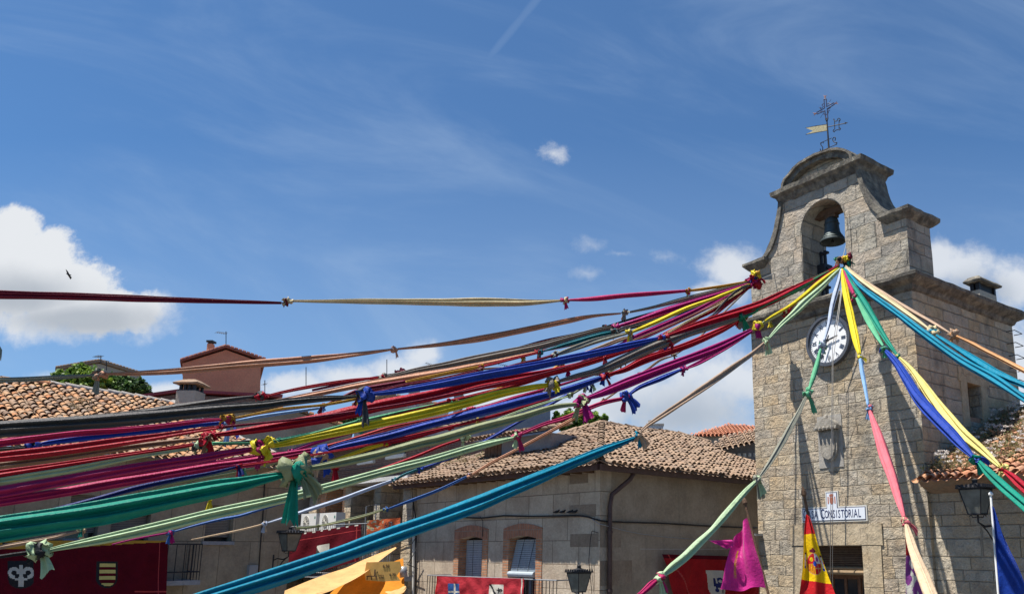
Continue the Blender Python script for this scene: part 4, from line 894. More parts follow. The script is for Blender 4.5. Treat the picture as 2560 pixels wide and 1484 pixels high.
# orange price banner
Yo=BBf.px(960,1320,1.05).y
def ofn(u,v):
    n=noise.noise(Vector((u*9,v*6,3)))
    if u<.5 and n>.12: return 1+int(abs(noise.noise(Vector((u*14,v*9,8))))*8)%3
    return 0
ob_=empty('price_banner',P(960,1345,Yo),'orange printed banner with price 6,70 on the brick house balcony','banner')
oc=painted('cloth',[(917,1300),(1001,1293),(1000,1330),(917,1350)],[Yo]*4,[M['orangebanner'],M['whitecloth'],CL['paleyellow'],CL['olive']],ofn,60,34,ob_,.02,2,6)
Fo=Fr(P(960,1320,Yo-.12),CLf.u,CLf.n)
Fz=P(972,1312,Yo-.12)
Fo=Fr(Fz,Vector((-1,0,0)),Vector((0,-1,0)))
text_mesh('price','6,70',ob_,Fo,0,Fz.z,0,.27,M['ink'],.6)
# ------------------------------------------------------------------ awnings
def sheet(name,pts,mt,label,cat,n=16,rip=.03,seed=1,parent=None,thick=.01):
    tl,tr,br,bl=[P(*p) for p in pts]; mb=MB(); nr=(tr-tl).cross(bl-tl).normalized()
    mb.grid(lambda u,v:tl.lerp(tr,u).lerp(bl.lerp(br,u),v)+nr*rip*noise.noise(Vector((u*3,v*3,seed)))*2-Vector((0,0,1))*.25*u*(1-u)*math.sin(v*1.2+.6),n,n)
    o=mb.build(name,mt,parent,smooth=True,closed=False)
    return tag(o,label,cat) if label else o
aw=empty('awning',P(850,1450,21),'sand coloured cloth awning stretched over the stalls at bottom centre','awning')
def lofted(name,top,bot,Y0,Y1,mt,parent,nu=36,nv=14,rip=.05,seed=2,sag=.0):
    def at(L,u): 
        x=u*(len(L)-1); i=min(int(x),len(L)-2); f=x-i; return (L[i][0]+(L[i+1][0]-L[i][0])*f,L[i][1]+(L[i+1][1]-L[i][1])*f)
    def f(u,v):
        a=at(top,u); c=at(bot,u); Ya=Y0+(Y1-Y0)*u; p=P(a[0],a[1],Ya+.5); q=P(c[0],c[1],Ya-1.2); m=p.lerp(q,v); return m-Vector((0,0,1))*(.18*math.sin(math.pi*v)*u)+Vector((0,-.3,.6))*rip*noise.noise(Vector((u*5,v*2.5,seed)))
    mb=MB(); mb.grid(f,nu,nv); return mb.build(name,mt,parent,smooth=True,closed=False)
lofted('awning_cloth',catmull([(989,1366),(950,1381),(908,1398),(868,1416),(826,1431),(772,1450),(712,1475)],4),catmull([(991,1369),(958,1394),(926,1420),(890,1444),(852,1464),(808,1482),(700,1506)],4),24.3,19.8,M['awn'],aw,rip=.03)
a2=empty('small_awning',P(980,1470,20.5),'small cream awning flap at the foot of the corner house','awning')
sheet('awning_cloth',[(962,1478,20.5),(1014,1463,20.8),(1016,1468,20.2),(985,1492,19.9)],M['awn'],None,None,parent=a2)
tarp=empty('amber_stall_cover',P(930,1460,22.5),'amber tarpaulin stall cover behind the sand awning','tarpaulin')
sheet('tarpaulin',[(890,1432,22.8),(1008,1394,22.6),(1012,1500,21.5),(800,1500,21.5)],M['ambertarp'],None,None,parent=tarp)
bdY=21.6
bd_=empty('menu_board',P(965,1450,bdY),'yellow menu board with drawn table and prices 6,50 and 6,70','sign')
pp=[(917,1404),(1000,1402),(1004,1420),(992,1438),(1002,1450),(960,1452),(915,1449),(912,1430)]
G=BG(bdY); loop=[((P(x,y,bdY).x),P(x,y,bdY).z) for x,y in pp]
b=MB(); b.prism(G,[loop],0,.03); b.build('board',M['parch'],bd_)
def gz(x,y): q=P(x,y,bdY-.04); return q.x,q.z
G2=BG(bdY-.036)
for s_,x,y,h in (('6,50',965,1414,.13),('6,70',981,1435,.12),('AGUA',953,1437,.06),('ZUMO',953,1443,.06),('8',943,1429,.08)):
    a,z=gz(x,y); text_mesh('price',s_,bd_,G2,a,z,0,h*.9,M['darkwood'],.9,adir=1)
b=MB()
for x0,x1,y0,y1 in ((916,942,1438,1440),(917,918.5,1440,1448),(928,929.5,1440,1448),(940,941.5,1440,1448),(936,938,1422,1438)):
    (a0,z1),(a1,z0)=gz(x0,y0),gz(x1,y1); b.fbox(G2,a0,a1,z0,z1,0,.006)
b.build('table_drawing',M['darkwood'],bd_)
# silver flue
cable('stove_pipe',[P(1008,1415,22),P(1009,1442,22)],.1,M['steel'],'short silver pipe by the corner of the brick house','pipe',n=12)
# bundle of cables at the building joint
for i,(pts,lb_) in enumerate((([(1032,1200),(1031,1240),(1040,1300),(1039,1380),(1037,1484)],'thick black service cable down the joint between two houses'),([(1030,1210),(1034,1290),(1029,1300),(1041,1310),(1043,1400),(1041,1484)],'kinked thin black cable beside the service cable'),([(1041,1340),(1030,1358),(1012,1362),(1000,1368),(960,1372)],'black cable looping left above the yellow stall'),([(1042,1370),(1025,1400),(1018,1410),(1045,1420)],'short looped black cable by the silver pipe'))):
    cable('service_cable',[CLf.px(x,y,.12+.03*i) for x,y in pts],.02 if i==0 else .012,M['cable'],lb_,'cable')
b=MB(); b.tube([CLf.px(1035,1215,.06),CLf.px(1034,1484,.06)],.05,8); tag(b.build('wall_pipe',M['offwhite']),'pale drain pipe at the left end of the corner house','pipe')
# ------------------------------------------------------------------ front balcony with rose drape
fb=empty('front_balcony',CLf.pt(CLf.sz(1240,1460)[0],3,0),'black iron balcony under the two brick framed windows','balcony')
o_=.8; a0=CLf.sz(1392,1460,o_)[0]; a1=CLf.sz(1068,1460,o_)[0]; zt=CLf.sz(1230,1443,o_)[1]; zb_=zt-1.0
b=MB(); b.fbox(CLf,a0-.03,a1+.03,zb_-.12,zb_,0,o_+.04); b.build('slab',M['greywall'],fb)
b=MB(); nn=int((a1-a0)/.13)
for i in range(nn+1): b.tube([CLf.pt(a0+(a1-a0)*i/nn,zb_,o_),CLf.pt(a0+(a1-a0)*i/nn,zt,o_)],.011,5)
b.build('bars',M['iron'],fb)
b=MB(); b.tube([CLf.pt(a0,zt,.0),CLf.pt(a0,zt,o_),CLf.pt(a1,zt,o_),CLf.pt(a1,zt,.0)],.018,6); b.build('rail',M['steel'],fb)
def rfn(u,v):
    x=1092+u*218; y=1440+v*60
    if x<1095: return 1
    if 1304<x<1307: return 2
    if 1125<x<1156 and y>1456:
        if 1138<x<1142.5 or 1474<y<1478: return 2
        return 3
    if 1229<x<1262 and y>1456:
        if abs((x-1233)*1.45-(y-1460))<4: return 4
        if (1252<x<1254 and 1464<y<1478) or (1249<x<1258 and 1469<y<1471) or (abs(math.hypot(x-1256,y-1471)-3)<1): return 4
        return 2
    return 0
Ya=CLf.px(1092,1450,.86).y; Yc_=CLf.px(1310,1450,.86).y
rd_=painted('rose_drape',[(1092,1439),(1310,1445),(1310,1505),(1089,1503)],[Ya,Yc_,Yc_,Ya],[M['roscloth'],M['redcloth'],M['whitecloth'],CL['midblue'],CL['black']],rfn,150,44,None,.035,7,2)
tag(rd_,'rose red drape with blue cross and white sabre badges on the front balcony','banner')
# ------------------------------------------------------------------ banner with winged creature by the tower
def hfn(u,v):
    x=1655+u*240; y=1382+v*105
    if 1668+ (y-1384)*.32<x<1671+(y-1384)*.32: return 2
    if v<.09: return 1
    sx=(x-1770)/24; sy=(y-1450)/36
    if abs(x-1769-(y-1416)*.09)<21.5 and 1416<y<1462 or ((x-1775)/22)**2+((y-1462)/22)**2<1 and y>=1462:
        X=(x-1775)/16; Y=(y-1450)/18
        body=(abs(X)<.45 and abs(Y-.1)<.3) or (abs(X+.5)<.16 and -.9<Y<.2) or (abs(math.hypot(X-.25,Y+.45)-.35)<.14 and X>-.1) or (abs(X-.55)<.13 and .0<Y<.9) or (abs(X+.35)<.14 and 0<Y<.8) or math.hypot(X+.35,Y-.75)<.24 or math.hypot(X-.6,Y-.85)<.25
        return 4 if body else 3
    return 0
Yr=CRf.px(1760,1440,.35).y
hb=painted('red_banner',[(1655,1384),(1898,1391),(1900,1500),(1690,1500)],[CRf.px(1656,1400,.3).y]+[CRf.px(1890,1400,.3).y]*2+[CRf.px(1690,1400,.3).y],[M['redcloth'],M['maroonbanner'],CL['coral'],M['whitecloth'],CL['navy']],hfn,130,70,None,.07,5,3)
tag(hb,'deep red banner with cream shield bearing a dark winged beast, beside the tower','banner')
cable('banner_line',sagline(CRf.px(1600,1371,.3),CRf.px(1893,1370,.3),.01),.006,M['cord'],'thin line carrying the red banner beside the tower','line')
# ------------------------------------------------------------------ flags on the town hall
def pole(name,p,q,r,label,group): 
    b=MB(); p,q=Vector(p),Vector(q); b.tube([p,q],r,8); d=(q-p).normalized(); b.tube([q,q+d*.05,q+d*.12,q+d*.22],[r*1.2,r*2.0,r*1.6,.004],8); return tag(b.build(name,M['darkwood']),label,'flagpole',group)
GP='flagpoles slanting out from the town hall balcony'
pole('flagpole',P(2062,1500,17.3),P(2011,1240,17.05),.03,'dark pole of the red and yellow flag beside the sign',GP)
pole('flagpole',P(1925,1500,17.8),P(1864,1262,18.2),.03,'dark pole of the magenta flag left of the tower edge',GP)
def spf(u,v):
    w_=v+.05*u
    if w_<.24+.03*u: return 0
    if w_>.76+.1*u: return 0
    x=u; y=v
    X=(x-.55)/.3; Y=(y-.58)/.13
    if X*X+Y*Y<1:
        if X*X+Y*Y>.86: return 2
        if X*X+Y*Y<.06: return 6
        if X<0 and Y<0: return 0 if math.hypot(X+.4,Y+.4)>.2 else 1
        if X>0 and Y<0: return 3 if math.hypot(X-.4,Y+.4)>.22 else 5
        if X<0: return 0 if int(X*12+20)%2 else 1
        return 0 if (abs(X-.4)>.05 and abs(Y-.4)>.05) else 2
    if ((x-.52)/.16)**2+((y-.43)/.022)**2<1 or (abs(x-.52)<.05 and .395<y<.43): return 4
    for cx_,y0 in ((.17,.47),(.92,.5)):
        if abs(x-cx_)<.04 and y0<y<y0+.16: return 3 if y<y0+.13 else 6
        if abs(x-cx_)<.06 and y0-.02<y<=y0: return 4
        if abs(x-cx_)<.08 and abs(y-y0-.06-(x-cx_)*.15)<.012: return 0
    return 1
sf=painted('national_flag',[(2014,1284),(2023,1288),(2092,1500),(1998,1500)],[16.9,16.9,16.5,16.75],[M['flagred'],M['flagyel'],CL['orange'],M['whitecloth'],CL['maroon'],M['purple'],CL['blue']],spf,110,230,None,.075,1.6,2,gather=.2)
tag(sf,'red and yellow national flag with crest hanging beside the town hall door','flag')
def pkf(u,v):
    return 1 if (abs(u-.24-.05*v)<.022 and .3<v<.75 and noise.noise(Vector((u*40,v*14,1)))>-.1) else (2 if abs(u-.24-.05*v)<.03 and .35<v<.8 else 0)
def pks(u,v): return u,v
pk=painted('magenta_flag',[(1836,1344),(1868,1293),(1917,1466),(1806,1476)],[18.2,18.2,17.8,17.9],[M['flagpink'],CL['ochre'],CL['pink']],pkf,50,60,None,.12,1.3,.6,gather=.3)
tag(pk,'glossy magenta flag with coloured crest hanging from a pole left of the tower','flag')
pt_=painted('flag_corner',[(1773,1350),(1830,1348),(1835,1362),(1818,1372)],[17.9]*4,[M['flagpink']],lambda u,v:0,14,8,None,.05,1,2); pt_.parent=pk; pt_.location=Vector(pt_['org'])-Vector(pk['org'])
# blue flag at right
bf=painted('blue_flag',[(2479,1264),(2486,1268),(2580,1500),(2497,1490)],[15.2,15.2,14.6,15.0],[M['flagblue']],lambda u,v:0,40,60,None,.1,1.4,1.2,gather=.3)
tag(bf,'plain deep blue flag hanging from a white pole at the right edge','flag')
b=MB(); b.tube([P(2497,1500,15.0),P(2477,1238,15.25)],.022,8); b.lathe(P(2477,1236,15.25),[(0,-.03),(.045,0),(.045,.03),(0,.07)],8); tag(b.build('white_flagpole',M['white']),'white pole of the blue flag at the right edge','flagpole',GP)
def puf(u,v):
    if v<.35: return 0
    return 1 if noise.noise(Vector((u*3,v*7,4)))>-.05 else 2
pf=painted('lion_flag',[(2262,1330),(2275,1330),(2318,1500),(2266,1500)],[15.6]*4,[M['redcloth'],M['purple'],M['whitecloth']],puf,30,50,None,.05,1.2,3)
tag(pf,'red, white and purple regional flag half hidden behind the cream cloth strip','flag')
# ------------------------------------------------------------------ street lanterns
def lantern(p,w_,label,toward,grp='black iron wall lanterns',top='crown'):
    p=Vector(p); e=empty('wall_lantern',p,label,'street lamp',grp); h=w_*.9; n=toward.normalized(); s_=Vector((-n.y,n.x,0))
    def q(x,y,z): return p+s_*x+n*y+Vector((0,0,z))
    t,bt=w_*.42,w_*.24
    b=MB()
    for i in (-1,1):
        for j in (-1,1): b.tube([q(i*bt,j*bt,0),q(i*t,j*t,h)],w_*.022,5)
    for r_,z in ((bt,0),(t,h)):
        for i in range(4):
            c=[(-1,-1),(1,-1),(1,1),(-1,1)]; x,y=c[i]; x2,y2=c[(i+1)%4]; b.tube([q(x*r_,y*r_,z),q(x2*r_,y2*r_,z)],w_*.03,5)
    b.build('frame',M['iron'],e)
    b=MB(); c=[(-1,-1),(1,-1),(1,1),(-1,1)]
    for i in range(4): x,y=c[i]; x2,y2=c[(i+1)%4]; b.add([q(x*bt,y*bt,.01),q(x2*bt,y2*bt,.01),q(x2*t*.98,y2*t*.98,h-.01),q(x*t*.98,y*t*.98,h-.01)],[(0,1,2,3)])
    b.build('glass',M['paleglass'],e,closed=False)
    b=MB(); r_=w_*.5
    for i in range(4):
        x,y=c[i]; x2,y2=c[(i+1)%4]; A_=q(x*r_,y*r_,h*1.06); B_=q(x2*r_,y2*r_,h*1.06)
        b.tube([A_,B_],w_*.03,5)
        for k_ in range(6):
            m_=A_.lerp(B_,(k_+.5)/6); b.box(m_+Vector((0,0,h*.07)),w_*.035,w_*.035,h*.07)
    b.add([q(-r_,-r_,h*1.06),q(r_,-r_,h*1.06),q(r_,r_,h*1.06),q(-r_,r_,h*1.06),q(0,0,h*1.3)],[(0,1,4),(1,2,4),(2,3,4),(3,0,4)])
    b.build('crown',M['iron'],e)
    b=MB(); b.lathe(q(0,0,h*1.2),[(w_*.1,0),(w_*.1,w_*.16),(w_*.14,w_*.17),(0,w_*.24)],8); b.build('finial',M['iron'],e)
    b=MB(); b.lathe(q(0,0,h*.18),[(0,0),(w_*.05,.02),(w_*.08,h*.25),(w_*.05,h*.5),(0,h*.55)],8); b.build('bulb',M['white'],e,smooth=True)
    b=MB(); b.tube([q(0,0,0),q(0,0,-w_*.3),q(0,-w_*.5,-w_*.45),q(0,-w_*1.1,-w_*.4),q(0,-w_*1.5,-w_*.5)],w_*.035,6)
    b.tube([q(0,-w_*1.5,-w_*1.3),q(0,-w_*1.2,-w_*1.15),q(0,-w_*.6,-w_*.6),q(0,-w_*.15,-w_*.35)],w_*.03,6)
    for sx in (-1,1): b.tube([q(0,0,-w_*.1),q(sx*w_*.2,0,-w_*.12),q(sx*w_*.25,0,-w_*.02),q(sx*w_*.32,0,-w_*.08)],w_*.02,5)
    b.tube([q(0,-w_*1.5,-w_*1.5),q(0,-w_*1.5,-w_*.2)],w_*.04,6); b.build('bracket',M['iron'],e)
    return e
lantern(CLf.px(1447,1478,1.0),.47,'black lantern with crenellated crown in front of the sunlit corner house wall',CLf.n)
lantern(T.px(2444,1284,1.0),.54,'black lantern under the flower grown eave at the right',T.n)
lantern(LW.px(722,1376,1.3),.54,'black lantern on the shaded wall left of the maroon banner',LW.n)
b=MB(); b.fbox(T,4.86,5.25,4.93,4.99,.0,.3); tag(b.build('door_lamp',M['steel']),'small grey metal bracket lamp at the left edge of the tower','lamp')
# ------------------------------------------------------------------ houses behind
def far_house(name,label,Y,wall,px,walls,roof=None,depth=7,cat='house',edge=None,eave=.3,th=.22,plainroof=False):
    xm=min(max(sum(x for x,y in px)/len(px),0),2560); va=math.degrees(math.atan2(ray(xm,1200).x,ray(xm,1200).y)); G=Fr(P(xm,1200,Y),az(va+90),az(va+180)); loop=[G.sz(x,y) for x,y in px]; e=empty(name,G.pt(0,0,-depth/2),label,cat)
    xs=[a for a,z in loop]; b=MB(); b.prism(G,[[(min(xs),0)]+loop+[(max(xs),0)]],0,-depth); b.build('wall',walls,e)
    if roof:
        rf=MB(); 
        for (x0,y0),(x1,y1) in roof:
            p=G.sz(x0,y0);q=G.sz(x1,y1); nn=max(1,int(math.hypot(q[0]-p[0],q[1]-p[1])/.22)); rf.cr=random.random()
            rf.hexa([G.pt(*p,eave),G.pt(*q,eave),G.pt(q[0],q[1]+th,eave),G.pt(p[0],p[1]+th,eave),G.pt(*p,-depth-.3),G.pt(*q,-depth-.3),G.pt(q[0],q[1]+th,-depth-.3),G.pt(p[0],p[1]+th,-depth-.3)])
            if not plainroof:
                for i in range(nn):
                    rf.cr=random.random(); f0=(i+.1)/nn; f1=(i+.95)/nn; a_=[p[k_]+(q[k_]-p[k_])*f0 for k_ in (0,1)]; c_=[p[k_]+(q[k_]-p[k_])*f1 for k_ in (0,1)]
                    rf.tube([G.pt(a_[0],a_[1]+th,eave-.02),G.pt(c_[0],c_[1]+th+.03,eave-.02)],[.08,.06],6)
        rf.build('roof',edge or M['tiles3'],e)
    return e,G
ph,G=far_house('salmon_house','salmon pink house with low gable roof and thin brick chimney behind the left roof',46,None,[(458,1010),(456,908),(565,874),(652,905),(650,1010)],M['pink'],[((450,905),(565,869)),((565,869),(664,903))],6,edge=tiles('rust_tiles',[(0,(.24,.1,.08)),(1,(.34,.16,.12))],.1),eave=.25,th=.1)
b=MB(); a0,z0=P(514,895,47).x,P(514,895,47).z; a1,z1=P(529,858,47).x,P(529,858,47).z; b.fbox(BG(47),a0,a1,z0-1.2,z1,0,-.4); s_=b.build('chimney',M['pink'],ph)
b=MB(); b.fbox(BG(47),a0-.05,a1+.06,z1+.08,z1+.2,.05,-.45); b.fbox(BG(47),a0+.03,a0+.08,z1,z1+.08,-.03,-.3); b.fbox(BG(47),a1-.08,a1-.03,z1,z1+.08,-.03,-.3); b.build('cap',M['iron'],s_)
fh,G=far_house('far_house','distant beige house with shallow brown gable above the tree at left',62,None,[(145,1000),(145,925),(248,908),(348,938),(350,1000)],M['housewall'],[((138,925),(248,906)),((248,906),(352,938))],6,edge=M['tiles2'],th=.2)
b=MB(); q=P(262,932,62); b.fbox(BG(62),q.x-.15,q.x+.25,q.z-.25,q.z+.1,.02,-.05); b.build('window',M['glass'],fh)
far_house('yellow_eave_house','sliver of a pale yellow house with green eave at the left frame edge',30,None,[(-80,1000),(-80,862),(-14,868),(-8,905),(-8,1000)],M['paleyel'] if 'paleyel' in M else plain('pale_yellow_wall',(.6,.5,.25),.8,.1,4),[((-80,852),(-12,866)),((-12,866),(3,892))],.6,edge=plain('green_metal',(.12,.16,.15),.5,.1,5),plainroof=True)
far_house('grey_gable_house','plain grey rendered house end with sloping tile edge behind the streamers',36,None,[(930,1170),(1000,1075),(1190,1030),(1376,988),(1376,1170)],M['greywall'],[((1180,1031),(1378,983))],6,edge=M['tiles2'],th=.08,eave=.1)
mh,G=far_house('beige_house','beige house with white framed window behind the middle streamers',40,None,[(885,1110),(885,1020),(970,990),(1120,1022),(1120,1110)],M['housewall'],[((880,1018),(968,990)),((968,990),(1125,1022))],6,edge=M['tiles2'],th=.1)
b=MB(); q=P(978,1050,39.95); b.fbox(BG(40),q.x-.38,q.x+.38,q.z-.45,q.z+.45,.0,.03); wv_=b.build('window',M['white'],mh); b=MB(); b.fbox(BG(40),q.x-.2,q.x+.2,q.z-.4,q.z+.4,.031,.036); b.build('pane',M['glass'],wv_)
vh,G=far_house('vented_house','low grey-brown wall with two oval vents behind the left roof',31,None,[(560,1150),(560,1030),(740,1028),(878,1075),(878,1150)],M['plaster2'],[((556,1030),(742,1026)),((742,1026),(884,1076))],5,edge=M['tiles'],th=.06,eave=.15)
for x,_v in ((616,0),(631,1)):
    b=MB(); q=P(x,1056,31); disc(b,BG(31),q.x,q.z,.1,.01,14,ry=.06); b.build('vent',M['glass'],vh,closed=False)
far_house('red_edged_house','low dark building with crimson metal roof edge behind the left chimney',38,None,[(318,1060),(318,1002),(440,985),(700,1000),(700,1060)],M['brick2'],[((314,1000),(445,981)),((445,981),(705,994))],5,edge=plain('crimson_metal',(.25,.04,.05),.5,.1,5),th=.13,plainroof=True)
far_house('red_roof_house','new red tiled hip roof in the distance left of the tower',44,None,[(1722,1110),(1722,1086),(1900,1086),(1900,1110)],M['housewall'],None,6)
rfN=Roof(P(1722,1090,43.6),Vector((1,0,0)),Vector((0,1,0)),20); e_=[o for o in bpy.data.objects if o.name=='red_roof_house'][0]
tile_roof(e_,rfN,[rfN.ab(1722,1090),rfN.ab(1910,1086),rfN.ab(1905,1068),rfN.ab(1823,1062)],tiles('bright_tiles',[(0,(.38,.15,.09)),(1,(.46,.2,.12))],.1),.22,.36,61,.2)
rw,G=far_house('side_house','small grey house with mossy tile edge squeezed between corner house and tower',29,None,[(1790,1210),(1790,1128),(1905,1100),(1905,1210)],M['greywall'],None,4)
rfS=Roof(P(1770,1129,28.6),(P(1905,1100,28.6)-P(1770,1129,28.6)).normalized(),Vector((0,1,0)),22)
tile_roof(rw,rfS,[(0,0),(2.4,0),(2.4,1.2),(.8,1.4),(.2,.4)],M['tiles2'],.2,.27,71)
b=MB()
for i in range(6):
    q=P(1822+i*13,1142-i*.5,28.95); b.lathe(q,[(.0,-.04),(.07,0),(.07,.12),(0,.14)],8)
b.build('white_edging',M['white'],rw)
# ------------------------------------------------------------------ chimneys
c1=empty('roof_chimney',P(463,1000,24.5),'beige chimney with tile topped hood rising over the left roof','chimney')
G=BG(24.5)
def gx(x,y,Y=24.5): q=P(x,y,Y); return q.x,q.z
(a0,z0),(a1,z1)=gx(437,1012),gx(489,975); b=MB(); b.fbox(G,a0,a1,z0-1,z1,0,-.6); b.build('stack',M['housewall'],c1)
b=MB()
for i in range(4): aa=a0+.06+(a1-a0-.18)*i/3; b.fbox(G,aa,aa+.07,z1+.02,z1+.2,-.03,-.12); b.fbox(G,aa,aa+.07,z1+.02,z1+.2,-.5,-.57)
b.fbox(G,a0+.02,a1-.02,z1,z1+.03,-.02,-.58)
b.build('vent',M['iron'],c1)
b=MB(); loft_rect(b,G,a0,a1,-.6,0,[(.08,z1+.2),(.1,z1+.25),(-.12,z1+.38)]); roughen(b.build('hood',M['tiles2'],c1),.15,.015)
def chim(x0,x1,y0,y1,Y,label,mt,cap=True,name='roof_chimney'):
    G=BG(Y); (a0,z1)=gx(x0,y0,Y); (a1,z0)=gx(x1,y1,Y); e=empty(name,((a0+a1)/2,Y,z0),label,'chimney')
    b=MB(); b.fbox(G,a0,a1,z0-.8,z1,0,-.6); b.build('stack',mt,e); b=MB(); b.fbox(G,a0-.04,a1+.04,z1,z1+.07,.04,-.64)
    b.lathe(Vector((a0+.15,Y+.3,z1+.07)),[(.1,0),(.1,.18),(0,.2)],8); b.build('cap',M['mort'],e)
chim(1618,1658,1062,1085,34,'pale rendered chimney block behind the ridge of the corner house',M['whitewall'])
chim(1022,1040,968,1000,35,'slim grey chimney pipe under the navy streamer, left of two',M['greywall'])
chim(1135,1150,985,1010,35,'slim grey chimney pipe under the crimson streamer, right of two',M['greywall'])
# ------------------------------------------------------------------ antennas
def antenna(x,y0,y1,Y,label,arms=(),rods=5):
    e=empty('tv_antenna',P(x,y1,Y),label,'antenna','television antennas on the far roofs'); b=MB(); b.tube([P(x,y1,Y),P(x,y0,Y)],.02*Y/40,5); b.build('mast',M['iron'],e)
    for (dx0,dy0,dx1,dy1) in arms:
        b=MB(); p=P(x+dx0,y0+dy0,Y); q=P(x+dx1,y0+dy1,Y); b.tube([p,q],.012*Y/40,4)
        for i in range(rods): m_=p.lerp(q,(i+.3)/rods); b.tube([m_+Vector((0,-.25,-.1))*Y/45,m_+Vector((0,.25,.12))*Y/45],.009*Y/40,4)
        b.build('boom',M['iron'],e)
antenna(565,828,870,46,'thin antenna above the ridge of the salmon house',((-24,2,2,6),))
antenna(252,888,908,60,'larger antenna on the distant beige house at left',((-14,2,3,4),))
antenna(266,902,925,60,'smaller antenna on the distant beige house, right slope',((-6,1,4,3),),3)
antenna(765,917,965,44,'bare upright mast over the clouds left of centre')
antenna(967,898,945,44,'bare upright mast nearer the picture centre')
antenna(662,950,985,42,'short mast with one cross bar right of the salmon house',((-5,10,5,10),),2)
antenna(1078,912,925,44,'yagi antenna peeping above the grey streamer',((-14,-5,6,1),))
antenna(1262,912,925,44,'yagi antenna between the streamers near centre',((-16,-2,8,2),))
# ------------------------------------------------------------------ trees
def tree(label,blobs,Y,mt,base,n,size,seed,name='leafy_tree',cat='tree'):
    rnd=random.Random(seed); bp=P(*base,Y); e=empty(name,(bp.x,bp.y,0),label,cat)
    tk=MB(); mb=MB(); cs=[(P(x,y,Y),r*Y/2036) for x,y,r in blobs]; top=Vector((bp.x,Y,bp.z))
    tk.tube([Vector((bp.x,Y,0)),Vector((bp.x+.1,Y,bp.z*.5)),top],[.28,.2,.12],8)
    for c,r in cs: tk.tube([top-Vector((0,0,.6)),top.lerp(c,.5)+Vector((0,.1,.1)),c],[.09,.05,.02],5)
    tk.build('trunk',M['darkwood'],e)
    tot=sum(r*r for c,r in cs)
    for c,r in cs:
        for _ in range(int(n*r*r/tot/14)):
            d=Vector((rnd.gauss(0,1),rnd.gauss(0,1),rnd.gauss(0,1))).normalized()*r*(rnd.random()**.4)*rnd.uniform(.8,1.12); q0=c+d; sh=rnd.random()
            for _ in range(14):
                q=q0+Vector((rnd.gauss(0,1),rnd.gauss(0,1),rnd.gauss(0,1)))*r*.1; a=Vector((rnd.gauss(0,1),rnd.gauss(0,1),rnd.gauss(0,1)*.6)).normalized(); cc=a.cross(Vector((rnd.gauss(0,1),rnd.gauss(0,1),rnd.gauss(0,1)))).normalized()
                mb.cr=min(1,max(0,sh+rnd.uniform(-.25,.25))); s=size*rnd.uniform(.6,1.3); mb.add([q-a*s,q+cc*s*.6,q+a*s,q-cc*s*.6],[(0,1,2,3)])
    mb.build('crown',mt,e,closed=False)
tree('wide bright green tree behind the orange roof, its left half in sun',[(118,966,22),(150,950,26),(195,942,30),(208,924,16),(240,954,34),(180,972,30),(105,978,18)],50,M['leaf'],(200,1000),9000,.14,1)
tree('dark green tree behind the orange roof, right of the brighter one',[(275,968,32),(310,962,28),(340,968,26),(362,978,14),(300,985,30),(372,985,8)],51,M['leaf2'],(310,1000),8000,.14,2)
tree('green tree with pale tips rising behind the corner house ridge',[(1400,1052,18),(1425,1046,22),(1455,1042,24),(1485,1048,18),(1510,1044,12),(1393,1036,9),(1420,1068,22),(1460,1068,24)],38,M['leaf'],(1450,1100),8000,.1,3)
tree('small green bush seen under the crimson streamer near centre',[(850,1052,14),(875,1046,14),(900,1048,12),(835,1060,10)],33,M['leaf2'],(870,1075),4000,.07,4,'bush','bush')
# swift in the sky
bp=P(171,686,48); e=empty('flying_bird',bp,'small dark bird flying in front of the big white cloud','bird')
b=MB(); b.tube([bp+Vector((-.16,0,.08)),bp+Vector((-.05,0,.03)),bp+Vector((.06,0,-.02)),bp+Vector((.2,0,-.04))],[.01,.05,.05,.008],7); b.build('body',M['cable'],e,smooth=True)
for dx,dz,y in ((-.06,.3,-.1),(.1,-.26,.12)):
    b=MB(); b.add([bp+Vector((-.08,0,.03)),bp+Vector((.08,0,-.02)),bp+Vector((dx+.06,y,dz*.6)),bp+Vector((dx-.05,y*1.6,dz))],[(0,1,2,3)]); b.build('wing',M['cable'],e,closed=False,solid=.012)
